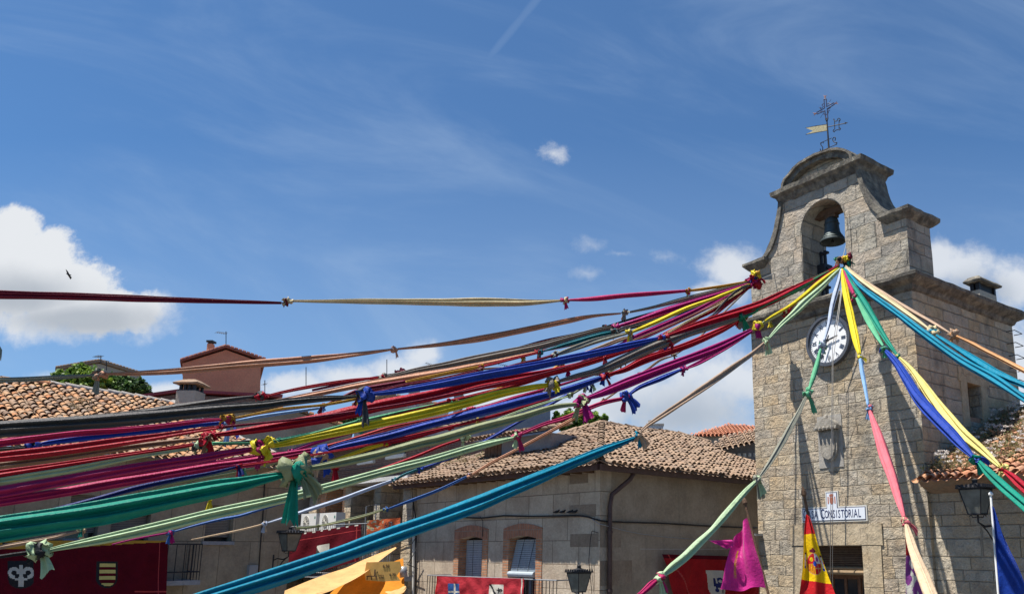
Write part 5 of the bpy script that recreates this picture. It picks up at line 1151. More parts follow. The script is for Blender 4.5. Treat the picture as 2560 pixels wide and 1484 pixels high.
# ------------------------------------------------------------------ knotted cloth streamers
def strip_mesh(pts,rnd,rs=0.0):
    # pts: list of (Vector, width in m). Gathered cloth: a folded, slightly flattened section swept along the line
    mb=MB(); NS=40; H=NS//2; ph=[rnd.uniform(0,6.28) for _ in range(6)]; npl=rnd.choice((1.5,1.9,2.3)) if max(q[1] for q in pts)<.16 else rnd.choice((2.2,2.7)); dr=rnd.uniform(-.1,.1); L=0; last=None
    def prof(v,L,k):
        s_=v*npl+ph[k]*.3+dr*L+.16*math.sin(L*.55+ph[k+1])+.1*math.sin(v*5+L*.9+ph[k+2]); s_-=math.floor(s_)
        d=(s_/.4)**.8 if s_<.4 else (.5+.5*math.cos(math.pi*(s_-.4)/.6))**.8
        return d
    for i,(p,w_) in enumerate(pts):
        t=(pts[min(i+1,len(pts)-1)][0]-pts[max(i-1,0)][0]).normalized()
        x=t.cross(Vector((0,0,1))); x=x.normalized() if x.length>.05 else Vector((1,0,0)); y=x.cross(t).normalized()
        if last is not None: L+=(p-last).length
        last=p; an0=.22*math.sin(L*.35+ph[3]); c,s=math.cos(an0),math.sin(an0); wv=1+.05*math.sin(L*2.1+ph[4])+.03*math.sin(L*5.3+ph[5])
        for q in range(NS):
            if q<H: v=(q+.5)/H; sd=1; dd=prof(v,L,0)
            else: v=1-(q-H+.5)/H; sd=-1; dd=prof(v,L+3,2)
            X=sd*(.07+.40*dd)*math.sin(math.pi*min(max(v,.0),1))**.6; Y=.5-v
            mb.v.append(p+(x*(X*c-Y*s)+y*(X*s+Y*c))*w_*wv)
    for i in range(len(pts)-1):
        for q in range(NS): mb.face((i*NS+q,i*NS+(q+1)%NS,(i+1)*NS+(q+1)%NS,(i+1)*NS+q))
    mb.face(range(NS)); mb.face([(len(pts)-1)*NS+q for q in range(NS)])
    return mb
def flap(mb,p,d,L,w0,w1,rnd,sag=1.0):
    # loose cloth tail: a fluted strip starting at p along d, pulled down by its weight
    d=d.normalized(); x=d.cross(Vector((rnd.uniform(-.3,.3),1,rnd.uniform(-.3,.3)))).normalized(); z=Vector((0,0,-1)); K=9; rows=8; base=len(mb.v); ph=rnd.uniform(0,6); fl_=rnd.choice((1.5,2.0,2.5)); pos=Vector(p); cut=[rnd.uniform(-.12,.1) for _ in range(K)]
    for j in range(rows+1):
        t=j/rows; dr=(d*(1-t*.8*sag)+z*(t*1.4*sag)).normalized(); 
        if j: pos=pos+dr*(L/rows)
        w_=w0+(w1-w0)*t; nn=dr.cross(x).normalized()
        for q in range(K):
            u=q/(K-1)-.5; fr=math.sin(u*fl_*6.28+ph)*w_*.22*(1-.3*t); e=dr*(cut[q]*L if j==rows else 0)
            mb.v.append(pos+x*u*w_+nn*fr+e)
    for j in range(rows):
        for q in range(K-1): a=base+j*K+q; mb.face((a,a+1,a+K+1,a+K))
def knot_mesh(p,t,r,rnd,tails,col2=True):
    mb=MB(); t=t.normalized()
    for k_ in range(3):
        mb.cm=k_%2 if col2 else 0; ax=(t+Vector((rnd.uniform(-.7,.7),rnd.uniform(-.7,.7),rnd.uniform(-.7,.7)))).normalized(); x=ax.orthogonal().normalized(); y=ax.cross(x); c=p+t*r*(k_-1)*.55+Vector((rnd.uniform(-.2,.2),rnd.uniform(-.2,.2),rnd.uniform(-.2,.2)))*r
        base=len(mb.v); NA,NB=14,8; ph=rnd.uniform(0,6)
        for i in range(NA):
            a=2*math.pi*i/NA; R0=r*(.55+.1*math.sin(2*a+ph)); dirr=x*math.cos(a)+y*math.sin(a); cc=c+dirr*R0+ax*r*.2*math.sin(2*a+ph)
            for q in range(NB):
                b_=2*math.pi*q/NB; rr=r*(.42+.09*math.sin(3*b_+a*2+ph)); mb.v.append(cc+dirr*math.cos(b_)*rr+ax*math.sin(b_)*rr)
        for i in range(NA):
            for q in range(NB): j=(i+1)%NA; s=(q+1)%NB; mb.face((base+i*NB+q,base+i*NB+s,base+j*NB+s,base+j*NB+q))
    sd_=rnd.uniform(0,50)
    for v in mb.v:
        q=(v-p)/r; v+=Vector((noise.noise(q*1.3+Vector((sd_,0,0))),noise.noise(q*1.3+Vector((0,sd_,0))),noise.noise(q*1.3+Vector((0,0,sd_)))))*r*.75
        v+=Vector((noise.noise(q*3.6+Vector((sd_,0,0))),0,noise.noise(q*3.6+Vector((0,0,sd_)))))*r*.25
    for i,(dx,dz,L,w_) in enumerate(tails):
        mb.cm=i%2 if col2 else 0; flap(mb,p+Vector((dx,0,dz))*r*.4,Vector((dx,rnd.uniform(-.4,.4),dz)),L,w_*.35,w_,rnd,.6)
    return mb
ST=[]; GRP='knotted cloth streamers strung across the square'
def streamer(label,anchor,d1,segs,tails=None,seed=0,d0=None,knots=None):
    """anchor: distance of the first point; d1: distance of the last; segs: [(colour,[(x,y,w),...]),...] from the tower outwards"""
    rnd=random.Random(100+seed); tails=tails or {}; knots=knots or {}
    allp=[]; 
    for c,L in segs: allp+=L
    # running length in the picture to spread the distance evenly between both ends (a straight line in space)
    cum=[0]
    for a_,b_ in zip(allp,allp[1:]): cum.append(cum[-1]+math.hypot(a_[0]-b_[0],a_[1]-b_[1]))
    tot=cum[-1]; d0=anchor
    org=P(allp[0][0],allp[0][1],d0); e=empty('streamer',org,label,'streamer',GRP); k0=0; ends=[]
    for c,L in segs:
        pts=[(x,y,w_,cum[k0+i]) for i,(x,y,w_) in enumerate(L)]; k0+=len(L)
        cv=catmull(pts,7 if len(pts)>2 else 10); out=[]
        for x,y,w_,s in cv:
            Y=1/((1/d0)*(1-s/tot)+(1/d1)*(s/tot)); p=P(x,y,Y); out.append((p,max(2.5,w_)*Y/FL*(1.22-.18*min(1,max(0,(w_-18)/20)))))
        strip_mesh(out,rnd).build('cloth_strip',CL[c],e,smooth=True)
        ends.append((c,out[0],out[-1]))
    for i in range(len(ends)-1):
        c1,_,(p,w1)=ends[i]; c2,(q,w2),_=ends[i+1]; m_=(p+q)/2; gap=(p-q).length; sc_=m_.y/20.0
        r=knots.get(i,max(.03,min(.09,gap*.36+.015)))
        tl=tails.get(i)
        if tl is None: tl=[(rnd.uniform(-.6,.2),rnd.uniform(-1,-.4),rnd.uniform(.1,.2),rnd.uniform(.06,.11)),(rnd.uniform(-.1,.6),rnd.uniform(-1,.2),rnd.uniform(.08,.18),rnd.uniform(.06,.1))]
        knot_mesh(m_,(q-p) if gap>.02 else Vector((1,0,.1)),r,rnd,tl).build('knot',[CL[c1],CL[c2]],e,smooth=True)
    return e
a1=(1884,702); a2=(2103,657); Y1_,Y2_=20.47,18.42
S=streamer
S('topmost streamer against the sky, yellow then rose then cream then maroon',Y1_,15,[('ochre',[(1880,702,6),(1820,713,7),(1760,722,7),(1726,726,5)]),('rose',[(1714,727,6),(1640,733,10),(1560,739,11),(1480,747,10),(1420,750,5)]),
 ('cream',[(1404,751,5),(1320,756,14),(1220,755,19),(1100,755,17),(900,753,12),(800,753,8),(732,752,6)]),('maroon',[(704,757,6),(560,753,11),(400,748,14),(200,741,18),(0,736,20),(-120,732,18)])],
 {0:[(-.2,-1,.28,.07),(.3,-.6,.1,.08)],1:[(.3,-1,.2,.12),(-.2,-.5,.1,.06)],2:[(.6,.8,.1,.12),(-.7,-.4,.1,.12)]},1,knots={2:.085})
S('second streamer from the top, sage green then salmon to a frayed knot at left',Y1_,15,[('greygreen',[(1880,703,6),(1800,724,8),(1705,749,10),(1631,768,7),(1574,780,5)]),('salmon',[(1552,783,4),(1480,790,8),(1413,803,12),(1298,827,14),(1200,846,14),(1100,861,9),(994,872,5)]),
 ('salmon',[(980,873,5),(900,884,10),(776,898,16),(600,912,17),(441,927,14),(330,933,9),(258,934,5)]),('greygreen',[(236,937,5),(160,942,9),(80,947,11),(0,950,12),(-120,956,12)])],
 {0:[(-.2,-1,.22,.14),(-.4,-.6,.2,.1)],1:[(-.4,.9,.16,.07),(.5,-1,.18,.07)],2:[(-.6,.5,.16,.16),(-.2,-1,.36,.15)]},2,knots={2:.1,0:.07})
S('thin black and maroon streamer just under the salmon one near the tower',Y1_,17,[('black',[(1880,704,4),(1800,734,5),(1680,768,5),(1598,791,5),(1518,815,4)]),('maroon',[(1508,818,4),(1446,833,5),(1360,851,5),(1250,882,6),(1130,908,7),(1010,930,7)]),('maroon',[(990,934,5),(900,950,6),(780,975,5)])],{0:[(0,-1,.05,.05)],1:[(0,-1,.05,.05)]},3)
S('magenta streamer turning into a broad grey one, then red, over the clouds',Y1_,14,[('magenta',[(1879,706,6),(1812,730,12),(1746,751,14),(1664,777,15),(1600,799,12),(1546,815,7)]),('grey',[(1530,819,8),(1496,826,14),(1420,846,15),(1348,866,17),(1270,882,18),(1200,895,18),(1113,912,15),(1040,925,11),(966,942,6)]),
 ('crimson',[(948,944,6),(870,951,8),(776,966,9),(710,979,7),(664,990,5)]),('charcoal',[(636,990,5),(560,1000,11),(500,1008,11),(400,1022,12),(300,1036,12),(150,1053,12),(0,1066,12),(-100,1074,12)])],
 {0:[(0,-1,.26,.14),(.2,-1,.2,.1)],1:[(-.3,-1,.12,.12),(.4,-.3,.1,.08)],2:[(.6,.5,.16,.1),(-.5,.6,.14,.1),(.4,-.8,.2,.1)]},4)
S('salmon streamer running just below the broad grey one',Y1_,13.5,[('crimson',[(1878,707,5),(1740,765,6),(1600,806,7),(1480,850,5),(1350,878,5)]),('salmon',[(1340,880,5),(1260,899,10),(1200,912,13),(1113,929,15),(1000,946,14),(900,962,14),(776,987,12),(690,1003,9),(600,1016,7),(450,1035,6),(0,1088,8)])],None,5)
S('dark teal streamer ending in a knot and turning red then red and yellow',Y1_,12.5,[('charcoal',[(1878,708,5),(1780,752,7),(1660,794,9),(1566,820,10),(1546,828,9)]),('teal',[(1530,830,9),(1496,838,14),(1413,861,10),(1380,871,5),(1356,878,4)]),('crimson',[(1345,881,5),(1282,896,7),(1240,907,7),(1210,914,6)]),
 ('ochre',[(1198,917,6),(1160,925,8),(1113,934,8),(1015,955,8)]),('maroon',[(1013,956,12),(960,966,14),(900,977,14),(860,992,10),(812,1013,6)]),('sky',[(800,1018,7),(773,1021,9),(659,1037,11),(610,1046,9),(590,1050,6)]),
 ('blue',[(560,1055,8),(480,1063,11),(382,1075,14),(280,1086,14),(206,1095,15),(130,1105,12),(98,1111,8)]),('black',[(66,1116,7),(0,1121,9),(-100,1128,9)])],
 {1:[(0,-1,.16,.06),(0,-1,.22,.06)],2:[(0,-1,.2,.08),(0,.5,.08,.06)],4:[(-.5,-.8,.14,.12),(.5,-.6,.1,.08)],5:[(-.3,-1,.42,.13),(.7,-.5,.4,.08)],6:[(-.5,-.7,.14,.14),(.2,-1,.26,.14),(-.8,-.2,.12,.1)]},6,knots={5:.07,6:.09})
S('bright yellow streamer knotted to grey green beside the magenta one',Y1_,14,[('yellow',[(1878,709,5),(1812,735,8),(1779,748,7),(1714,771,9),(1648,801,11),(1610,817,9),(1580,829,7)]),('greygreen',[(1566,833,7),(1496,850,13),(1450,865,12),(1413,878,10),(1392,886,6)]),
 ('maroon',[(1382,888,6),(1348,898,6),(1298,909,6),(1220,930,5),(1100,958,5)])],{0:[(0,-1,.24,.12),(.3,-1,.22,.1)],1:[(.2,.9,.12,.1),(-.5,-.6,.1,.1)]},7,knots={0:.075})
S('navy streamer turning tan then ochre then magenta across the middle',Y1_,12,[('navy',[(1878,710,5),(1800,748,6),(1700,790,7),(1600,834,7),(1582,842,6)]),('tan',[(1570,845,7),(1553,848,9),(1500,868,8),(1463,881,6),(1411,904,5)]),('ochre',[(1404,907,5),(1380,924,7),(1348,942,7),(1294,957,8),(1220,981,8),(1163,1000,7),(1152,1003,5)]),
 ('magenta',[(1138,1005,6),(1092,1015,5),(1048,1026,6),(960,1058,7),(889,1078,7),(806,1100,8),(730,1127,8)]),('rose',[(720,1131,8),(640,1140,10),(500,1160,10),(300,1188,10),(0,1222,12),(-100,1236,12)])],
 {2:[(-.6,-.4,.14,.08),(.6,-.3,.12,.08)],3:[(0,-1,.04,.04)]},8)
S('lower magenta streamer from the corner bundle passing behind the blue one',Y1_,12,[('magenta',[(1878,711,6),(1812,742,11),(1730,784,14),(1648,819,14),(1582,846,11),(1549,862,8),(1500,884,8),(1425,919,6)]),('crimson',[(1414,924,6),(1364,940,7),(1315,955,9),(1260,970,9),(1212,983,9),(1100,1008,8),(1000,1036,8),(905,1060,8)]),
 ('emerald',[(900,1062,6),(860,1067,7),(800,1079,8),(741,1091,8),(700,1098,6)]),('charcoal',[(690,1100,6),(620,1104,9),(560,1108,8),(515,1108,6)]),('palegreen',[(474,1121,6),(420,1129,8),(342,1141,9),(184,1172,15),(80,1189,16),(0,1202,16),(-100,1217,16)])],
 {0:[(0,-1,.16,.12),(.2,-1,.14,.12)],3:[(.4,.1,.1,.1),(-.3,-.2,.1,.1)]},9)
S('crimson streamer from the arch bundle turning bright blue then charcoal at left',Y2_,10.5,[('crimson',[(2098,662,6),(2050,690,8),(1992,718,14),(1915,756,20),(1860,776,22),(1812,791,22),(1760,808,19),(1697,830,14),(1664,841,8)]),
 ('blue',[(1650,845,8),(1600,857,14),(1500,880,18),(1397,902,19),(1300,922,20),(1200,940,21),(1120,956,20),(1064,966,18),(980,979,12),(920,985,8)]),('charcoal',[(897,989,7),(860,993,10),(806,996,14),(720,1004,18),(659,1013,22),(559,1022,24),(450,1033,30),(353,1043,34),(180,1058,40),(0,1073,44),(-120,1082,44)])],
 {0:[(.8,-.4,.3,.14),(.3,-1,.22,.12),(-.4,-.8,.2,.12)],1:[(-.2,-1,.3,.12),(.3,-1,.5,.13)]},10,knots={1:.12,0:.09})
S('very broad crimson streamer across the centre, then orange brown at left',Y1_,11.5,[('crimson',[(1878,712,5),(1800,768,6),(1700,815,7),(1600,864,8),(1496,897,10),(1397,925,16),(1294,946,23),(1200,961,26),(1146,973,27),(1080,988,28),(1015,1001,28),(954,1012,28),(880,1029,27),(806,1045,24),(708,1062,21),(620,1076,17),(534,1087,8)]),
 ('brown',[(506,1095,7),(420,1105,11),(353,1113,12),(260,1126,15),(164,1141,17),(80,1152,18),(0,1163,18),(-100,1176,18)])],{0:[(.3,-1,.32,.16),(-.4,-1,.26,.1),(-.8,-.3,.16,.1)]},11,knots={0:.1})
S('red streamer leaving the red knot at left under the brown one',Y1_,12,[('crimson',[(1878,713,4),(1700,820,5),(1500,902,5),(1294,958,5),(1130,1000,5)]),('mint',[(1120,1003,4),(1050,1018,5),(1002,1028,6),(905,1050,7)]),('mint',[(895,1052,7),(800,1078,7),(741,1093,7),(640,1106,6),(530,1107,6)]),('crimson',[(500,1108,7),(420,1121,9),(342,1133,11),(158,1161,15),(0,1184,17),(-100,1198,17)])],{1:[(0,-1,.1,.05)],2:[(0,-1,.1,.1)]},12)
S('streamer of grey cloth becoming vivid yellow then rose across the middle',Y2_,10.5,[('green',[(2098,664,5),(2049,690,9),(1992,722,14),(1915,760,14),(1870,787,9),(1862,790,6)]),('grey',[(1846,795,8),(1829,801,12),(1780,816,14),(1714,836,17),(1615,874,23),(1550,903,22),(1496,926,17),(1440,940,12),(1396,953,7)]),
 ('yellow',[(1370,962,9),(1331,968,14),(1249,984,18),(1180,1003,19),(1097,1024,20),(1000,1046,21),(900,1067,21),(806,1087,19),(740,1101,16),(690,1112,10),(672,1115,7)]),('rose',[(640,1120,8),(609,1126,13),(560,1134,16),(499,1145,18),(368,1164,22),(184,1196,24),(0,1230,26),(-100,1248,26)])],
 {0:[(.5,-.9,.26,.17),(-.2,-1,.22,.14)],1:[(-.6,-.5,.2,.2),(.4,-.4,.2,.16),(-.2,.5,.12,.1)],2:[(.4,.9,.24,.16),(-.2,-1,.3,.1),(.6,-.6,.24,.2)]},13,knots={0:.075,1:.1,2:.13})
S('coral streamer becoming a broad rose pink one across the left side',Y1_,10.5,[('cream',[(1877,713,4),(1779,772,4),(1713,806,5),(1664,836,5),(1655,842,4)]),('cream',[(1650,848,4),(1615,872,5),(1578,884,5),(1500,930,4)]),('rose',[(1490,934,5),(1400,962,6),(1298,991,9),(1230,1012,9),(1184,1022,6)]),('coral',[(1170,1024,6),(1120,1040,8),(1064,1051,8),(982,1068,10),(954,1076,11),(889,1096,10),(820,1116,10),(816,1118,10)]),
 ('rose',[(806,1121,12),(757,1131,15),(675,1146,20),(631,1155,22),(540,1166,20),(447,1181,20),(350,1197,20),(263,1211,20),(130,1234,20),(0,1254,20),(-100,1272,20)])],{1:[(0,-1,.03,.03)],2:[(-.7,.3,.1,.07),(.3,-.4,.08,.05)],3:[(0,-1,.03,.03)]},14)
S('maroon red streamer that becomes royal blue, then a thin tan ribbon',Y2_,11,[('salmon',[(2097,666,5),(2049,695,8),(1980,728,8),(1900,765,8),(1862,788,6)]),('crimson',[(1846,802,7),(1796,828,14),(1714,864,16),(1615,898,17),(1561,924,12),(1520,936,6)]),('blue',[(1504,943,8),(1479,953,13),(1420,973,16),(1348,992,17),(1249,1017,18),(1146,1043,19),(1060,1064,19),(982,1086,19),(954,1093,20),(856,1115,17),(820,1124,9)]),
 ('tan',[(792,1146,6),(724,1168,6),(640,1190,6),(560,1207,6),(480,1230,5),(350,1268,5),(230,1310,4),(212,1323,4)]),('tan',[(200,1326,5),(130,1343,7),(60,1356,9),(0,1367,10),(-90,1386,11)])],
 {0:[(-.1,-1,.24,.14),(-.7,-.8,.2,.1)],1:[(.7,-.9,.3,.09),(-.4,-1,.18,.12)],2:[(.5,-1,.3,.14),(-.6,-.9,.3,.16)],3:[(0,-1,.16,.06),(.2,-1,.12,.05)]},15,knots={2:.13,1:.08})
S('broad magenta streamer turning sage then wide dark green at left',Y2_,8.5,[('yellow',[(2098,668,6),(2045,708,9),(2010,738,9),(1972,766,8),(1930,790,6),(1912,802,5)]),('magenta',[(1878,826,9),(1855,838,13),(1820,856,17),(1779,875,20),(1700,905,22),(1600,944,23),(1540,968,20),(1500,984,15),(1470,994,9)]),
 ('olive',[(1440,1010,9),(1400,1014,11),(1364,1022,13),(1294,1044,17),(1196,1069,19),(1099,1097,20),(1048,1108,20),(942,1136,20),(860,1154,18),(810,1164,15),(756,1172,9)]),
 ('emerald',[(724,1182,10),(690,1190,18),(652,1198,26),(600,1210,38),(526,1224,48),(400,1250,54),(263,1279,60),(130,1301,64),(0,1322,68),(-120,1345,70)])],
 {0:[(-.1,.9,.16,.16),(.1,-1,.24,.14)],1:[(.5,-1,.34,.24),(-.6,-1,.3,.12)],2:[(.9,-.5,.42,.24),(-.1,-1,.62,.26),(.8,-.9,.34,.12)]},16,knots={2:.17,1:.11,0:.09})
S('red ribbon turned pale olive then blue and rose below the magenta streamer',Y2_,9.5,[('crimson',[(2097,668,5),(2049,702,8),(1984,762,6),(1970,778,5)]),('olive',[(1955,782,6),(1920,800,9),(1896,816,5)]),('magenta',[(1880,828,6),(1820,866,9),(1754,903,9),(1716,920,5)]),('blue',[(1704,923,6),(1670,938,10),(1647,948,11),(1600,967,10),(1574,985,7)]),
 ('rose',[(1556,996,8),(1500,1009,10),(1416,1043,10),(1360,1060,9),(1302,1084,7)]),('palegreen',[(1284,1094,7),(1231,1106,14),(1180,1119,15),(1073,1150,17),(1000,1168,18),(915,1191,20),(784,1227,20),(652,1258,21),(526,1285,24),(440,1306,26),(368,1323,25),(280,1342,22),(210,1356,17),(150,1368,11),(116,1376,7)]),('black',[(84,1378,8),(40,1384,8),(0,1390,8),(-90,1402,8)])],
 {0:[(.3,-1,.14,.12),(-.3,.3,.1,.1)],2:[(-.3,-.8,.14,.07),(0,-1,.06,.06)],3:[(.9,-.6,.3,.28),(-.3,-1,.26,.12)],4:[(.5,-1,.24,.12),(-.3,-1,.18,.1)],5:[(.9,-1,.26,.16),(-.8,-.5,.16,.1)]},17,knots={3:.09,4:.07,5:.1,1:.05})
S('thin blue streamer becoming a pale blue ribbon above the air conditioners',Y1_,16,[('maroon',[(1877,714,4),(1780,775,4),(1660,850,5),(1560,905,4)]),('olive',[(1556,908,4),(1530,925,5),(1505,940,4),(1470,956,4)]),('blue',[(1460,960,5),(1400,996,7),(1300,1052,7),(1204,1106,8),(1120,1145,7),(1056,1168,5)]),('teal',[(1045,1172,5),(1010,1186,6),(990,1197,4)]),('palesky',[(982,1200,6),(915,1224,8),(850,1248,8),(784,1269,8),(720,1290,6),(668,1306,4)]),('creampeach',[(656,1310,4),(600,1324,4),(540,1336,4),(478,1348,2.5)])],
 {1:[(-.3,-1,.2,.09),(.3,-.8,.16,.08)],2:[(-.3,-1,.1,.07)],3:[(-.4,-.2,.06,.05)],4:[(-.2,-1,.16,.08),(.1,-1,.14,.06)]},18)
S('pale green ribbon turning red then blue and pink, thin, below centre',Y1_,14,[('olive',[(1877,714,3),(1760,785,4),(1650,860,5),(1540,920,5),(1430,985,4)]),('palegreen',[(1420,990,4),(1350,1010,5),(1294,1029,5),(1229,1055,5),(1190,1078,5),(1170,1088,4)]),('crimson',[(1150,1098,5),(1100,1115,6),(1040,1140,6),(942,1176,6),(860,1208,5),(760,1240,4)]),('midblue',[(750,1243,5),(652,1272,6),(600,1288,6),(552,1297,6),(490,1312,5),(434,1328,4)]),('magenta',[(420,1331,4),(368,1340,4),(320,1350,4),(280,1360,3)])],
 {0:[(0,-1,.05,.05)],1:[(-.2,-1,.14,.07),(.3,.2,.12,.08)],2:[(0,-1,.03,.04)],3:[(-.2,-1,.18,.1),(.2,-1,.18,.1)]},19)
S('thin orange brown ribbon turning blue then olive toward the air conditioners',Y1_,20,[('grey',[(1877,715,4),(1800,790,4),(1740,850,4),(1690,885,3)]),('brown',[(1680,890,3),(1650,900,5),(1620,922,5),(1602,932,3)]),('brown',[(1596,934,4),(1550,972,5),(1512,999,4)]),('salmon',[(1504,1003,4),(1460,1030,6),(1416,1056,7),(1350,1092,7),(1292,1123,7),(1231,1155,7),(1180,1186,5)]),('midblue',[(1168,1190,5),(1099,1223,7),(1034,1248,7),(990,1264,5),(970,1271,3)]),('olive',[(958,1273,4),(925,1284,6),(889,1294,7),(840,1305,6),(800,1313,4)]),('olive',[(794,1314,5),(770,1318,5),(740,1319,4)])],
 {1:[(0,-1,.08,.06),(-.4,-.3,.08,.06)],2:[(.5,.1,.12,.06)],4:[(-.3,-.2,.06,.05)],5:[(-.2,-1,.08,.06)],3:[(.1,-.3,.05,.05)]},20)
S('short yellow streamer below the royal blue one, tied to a red ribbon',Y1_,14,[('crimson',[(1877,716,3),(1700,850,4),(1500,945,4),(1300,1022,4),(1130,1066,5)]),('crimson',[(1120,1070,5),(1040,1092,6),(974,1107,5)]),('yellow',[(960,1109,7),(920,1120,9),(889,1131,8),(829,1152,6)]),('olive',[(820,1156,5),(760,1140,4),(716,1148,5)]),('olive',[(706,1151,6),(631,1170,9),(560,1185,9),(447,1205,9),(380,1223,6),(315,1240,4),(200,1268,4)])],{0:[(0,-1,.03,.03)],1:[(.2,-.6,.1,.06)],2:[(0,-1,.03,.03)],3:[(-.2,-1,.16,.12),(.4,.3,.16,.14)]},21)
S('navy streamer low at left above the wide dark green one',Y1_,9.5,[('crimson',[(1877,717,3),(1600,905,4),(1300,1018,4),(1000,1095,5),(760,1140,5),(600,1163,5)]),('navy',[(590,1167,5),(526,1182,8),(430,1200,10),(342,1219,11),(250,1244,10),(184,1261,9),(100,1282,8),(0,1308,8),(-90,1330,8)])],{0:[(.2,-1,.16,.14),(.6,-.6,.16,.1)]},22)
S('twin pink and maroon streamer under the charcoal one at the left edge',Y1_,11,[('brown',[(1877,718,3),(1600,845,5),(1397,905,5),(1206,922,5)]),('maroon',[(1196,925,6),(1100,947,7),(1000,964,7),(900,994,6)]),('ochre',[(890,997,6),(806,1012,6),(708,1021,6),(640,1034,6),(588,1044,5)]),('rose',[(556,1048,6),(500,1052,9),(394,1065,11),(300,1074,14),(197,1081,16),(90,1094,17),(0,1106,17),(-100,1118,17)])],{0:[(0,-1,.18,.06),(0,.6,.1,.05)],2:[(-.7,0,.16,.08),(.5,-.2,.12,.06)]},23)
S('dark red streamer hanging below the blue knot at the left edge',Y1_,10.8,[('maroon',[(1877,719,3),(1500,890,4),(1100,990,4),(800,1040,5),(560,1066,6)]),('crimson',[(550,1067,7),(450,1082,12),(400,1090,15),(300,1104,19),(200,1118,22),(100,1131,24),(0,1142,24),(-100,1154,24)])],{0:[(0,-1,.03,.03)]},24)
S('black cord like streamer with a small knot falling left from the corner bundle',Y1_,17,[('charcoal',[(1876,712,7),(1850,722,7),(1820,745,5),(1785,784,4)]),('charcoal',[(1782,787,4),(1770,798,4),(1758,808,4),(1730,825,3),(1690,840,3)])],{0:[(0,-1,.03,.03)]},25,knots={0:.025})
# towards the viewer, to the right and downwards
S('rightmost streamer, tan then orange, crossing the right face of the tower',Y2_,11,[('tan',[(2112,664,6),(2160,702,9),(2215,737,9),(2270,772,10),(2330,806,8),(2374,832,5)]),('orange',[(2392,840,6),(2430,858,9),(2461,875,9),(2510,900,10),(2560,926,11),(2650,972,12)])],{0:[(.7,-.7,.14,.07),(-.4,-.8,.12,.08)]},30)
S('cream yellow streamer turning teal blue, second at the right',Y2_,9.5,[('cream',[(2112,666,7),(2140,690,10),(2187,726,12),(2230,756,12),(2270,785,12),(2322,822,6)]),('bluegreen',[(2342,838,7),(2406,878,14),(2450,906,18),(2489,930,20),(2530,950,17),(2560,963,15),(2660,1010,16)])],{0:[(-.4,-1,.16,.1),(.1,-1,.14,.1)]},31)
S('dark teal streamer slanting right, third at the right',Y2_,9.2,[('bluegreen',[(2111,668,7),(2132,695,9),(2160,724,11),(2242,782,16),(2324,845,18),(2406,903,19),(2489,949,20),(2560,995,17),(2660,1060,18)])],None,32)
S('emerald streamer turning yellow then crimson, slanting down at the right',Y2_,8.2,[('emerald',[(2110,669,7),(2126,705,11),(2150,740,14),(2176,782,16),(2215,848,12),(2242,886,6)]),('paleyellow',[(2249,894,6),(2283,928,12),(2338,1003,26),(2372,1046,31),(2412,1090,30),(2460,1130,20),(2500,1166,9)]),('crimson',[(2512,1177,9),(2534,1194,18),(2560,1218,22),(2660,1305,26)])],{0:[(0,-1,.03,.03)],1:[(-.5,-.6,.1,.08),(.8,-.2,.12,.06)]},33,knots={0:.035,1:.055})
S('red ribbon turning mint, blue then green, down the tower corner',Y2_,7.6,[('rose',[(2109,671,6),(2118,700,9),(2128,722,9),(2134,735,7)]),('mint',[(2142,746,7),(2155,772,12),(2176,812,15),(2195,845,11),(2208,865,6)]),('blue',[(2216,878,9),(2242,908,18),(2270,952,24),(2297,996,27),(2340,1045,30),(2379,1085,29),(2405,1113,24),(2434,1143,9)]),('emerald',[(2446,1152,9),(2473,1183,20),(2515,1223,25),(2560,1262,27),(2660,1350,32)])],{0:[(-.6,-.4,.12,.08),(.3,.3,.1,.06)],1:[(-.1,-1,.14,.1),(-.6,.1,.1,.08)],2:[(.9,.2,.2,.12),(.3,-1,.16,.08)]},34,knots={1:.06,2:.06,0:.05})
S('bright yellow streamer turning blue, pink then cream down the tower front',Y2_,9.5,[('yellow',[(2106,671,7),(2110,705,13),(2117,745,15),(2126,785,18),(2134,822,18),(2142,858,15),(2149,886,8)]),('sky',[(2151,898,8),(2155,928,10),(2163,970,9),(2170,1012,6)]),('pink',[(2175,1028,8),(2196,1088,20),(2212,1140,24),(2230,1190,24),(2246,1245,18),(2261,1294,8)]),('creampeach',[(2266,1312,9),(2274,1345,18),(2286,1385,24),(2306,1435,30),(2328,1490,34),(2356,1560,36)])],{0:[(.8,-.2,.14,.07),(.6,-1,.14,.07)],1:[(-.3,-1,.2,.1),(.4,-.2,.1,.06)],2:[(.9,-.4,.2,.08),(1,-.1,.18,.06)]},35,knots={0:.045,1:.05,2:.05})
S('pale blue ribbon turning mint, grey green, lime and red in front of the clock',Y2_,11,[('palesky',[(2102,671,7),(2096,705,11),(2088,735,13),(2079,770,11),(2072,810,8),(2060,852,6)]),('mint',[(2051,874,7),(2044,905,11),(2034,940,11),(2022,975,6)]),('greygreen',[(2014,993,7),(1998,1028,12),(1975,1070,14),(1950,1115,14),(1922,1160,11),(1899,1192,6)]),
 ('palegreen',[(1888,1204,8),(1860,1232,13),(1813,1287,17),(1780,1325,15),(1745,1359,20),(1712,1392,19),(1677,1420,17),(1655,1438,7)]),('rose',[(1643,1448,9),(1628,1460,15),(1606,1480,12),(1590,1492,9)])],{0:[(0,-1,.14,.1),(.3,-1,.16,.08)],1:[(.5,-1,.36,.12),(.7,-.6,.2,.06)],2:[(.3,-1,.3,.16),(.6,-1,.24,.14)],3:[(.3,-1,.3,.14),(.5,-.9,.2,.12)]},36,knots={2:.07,3:.06})
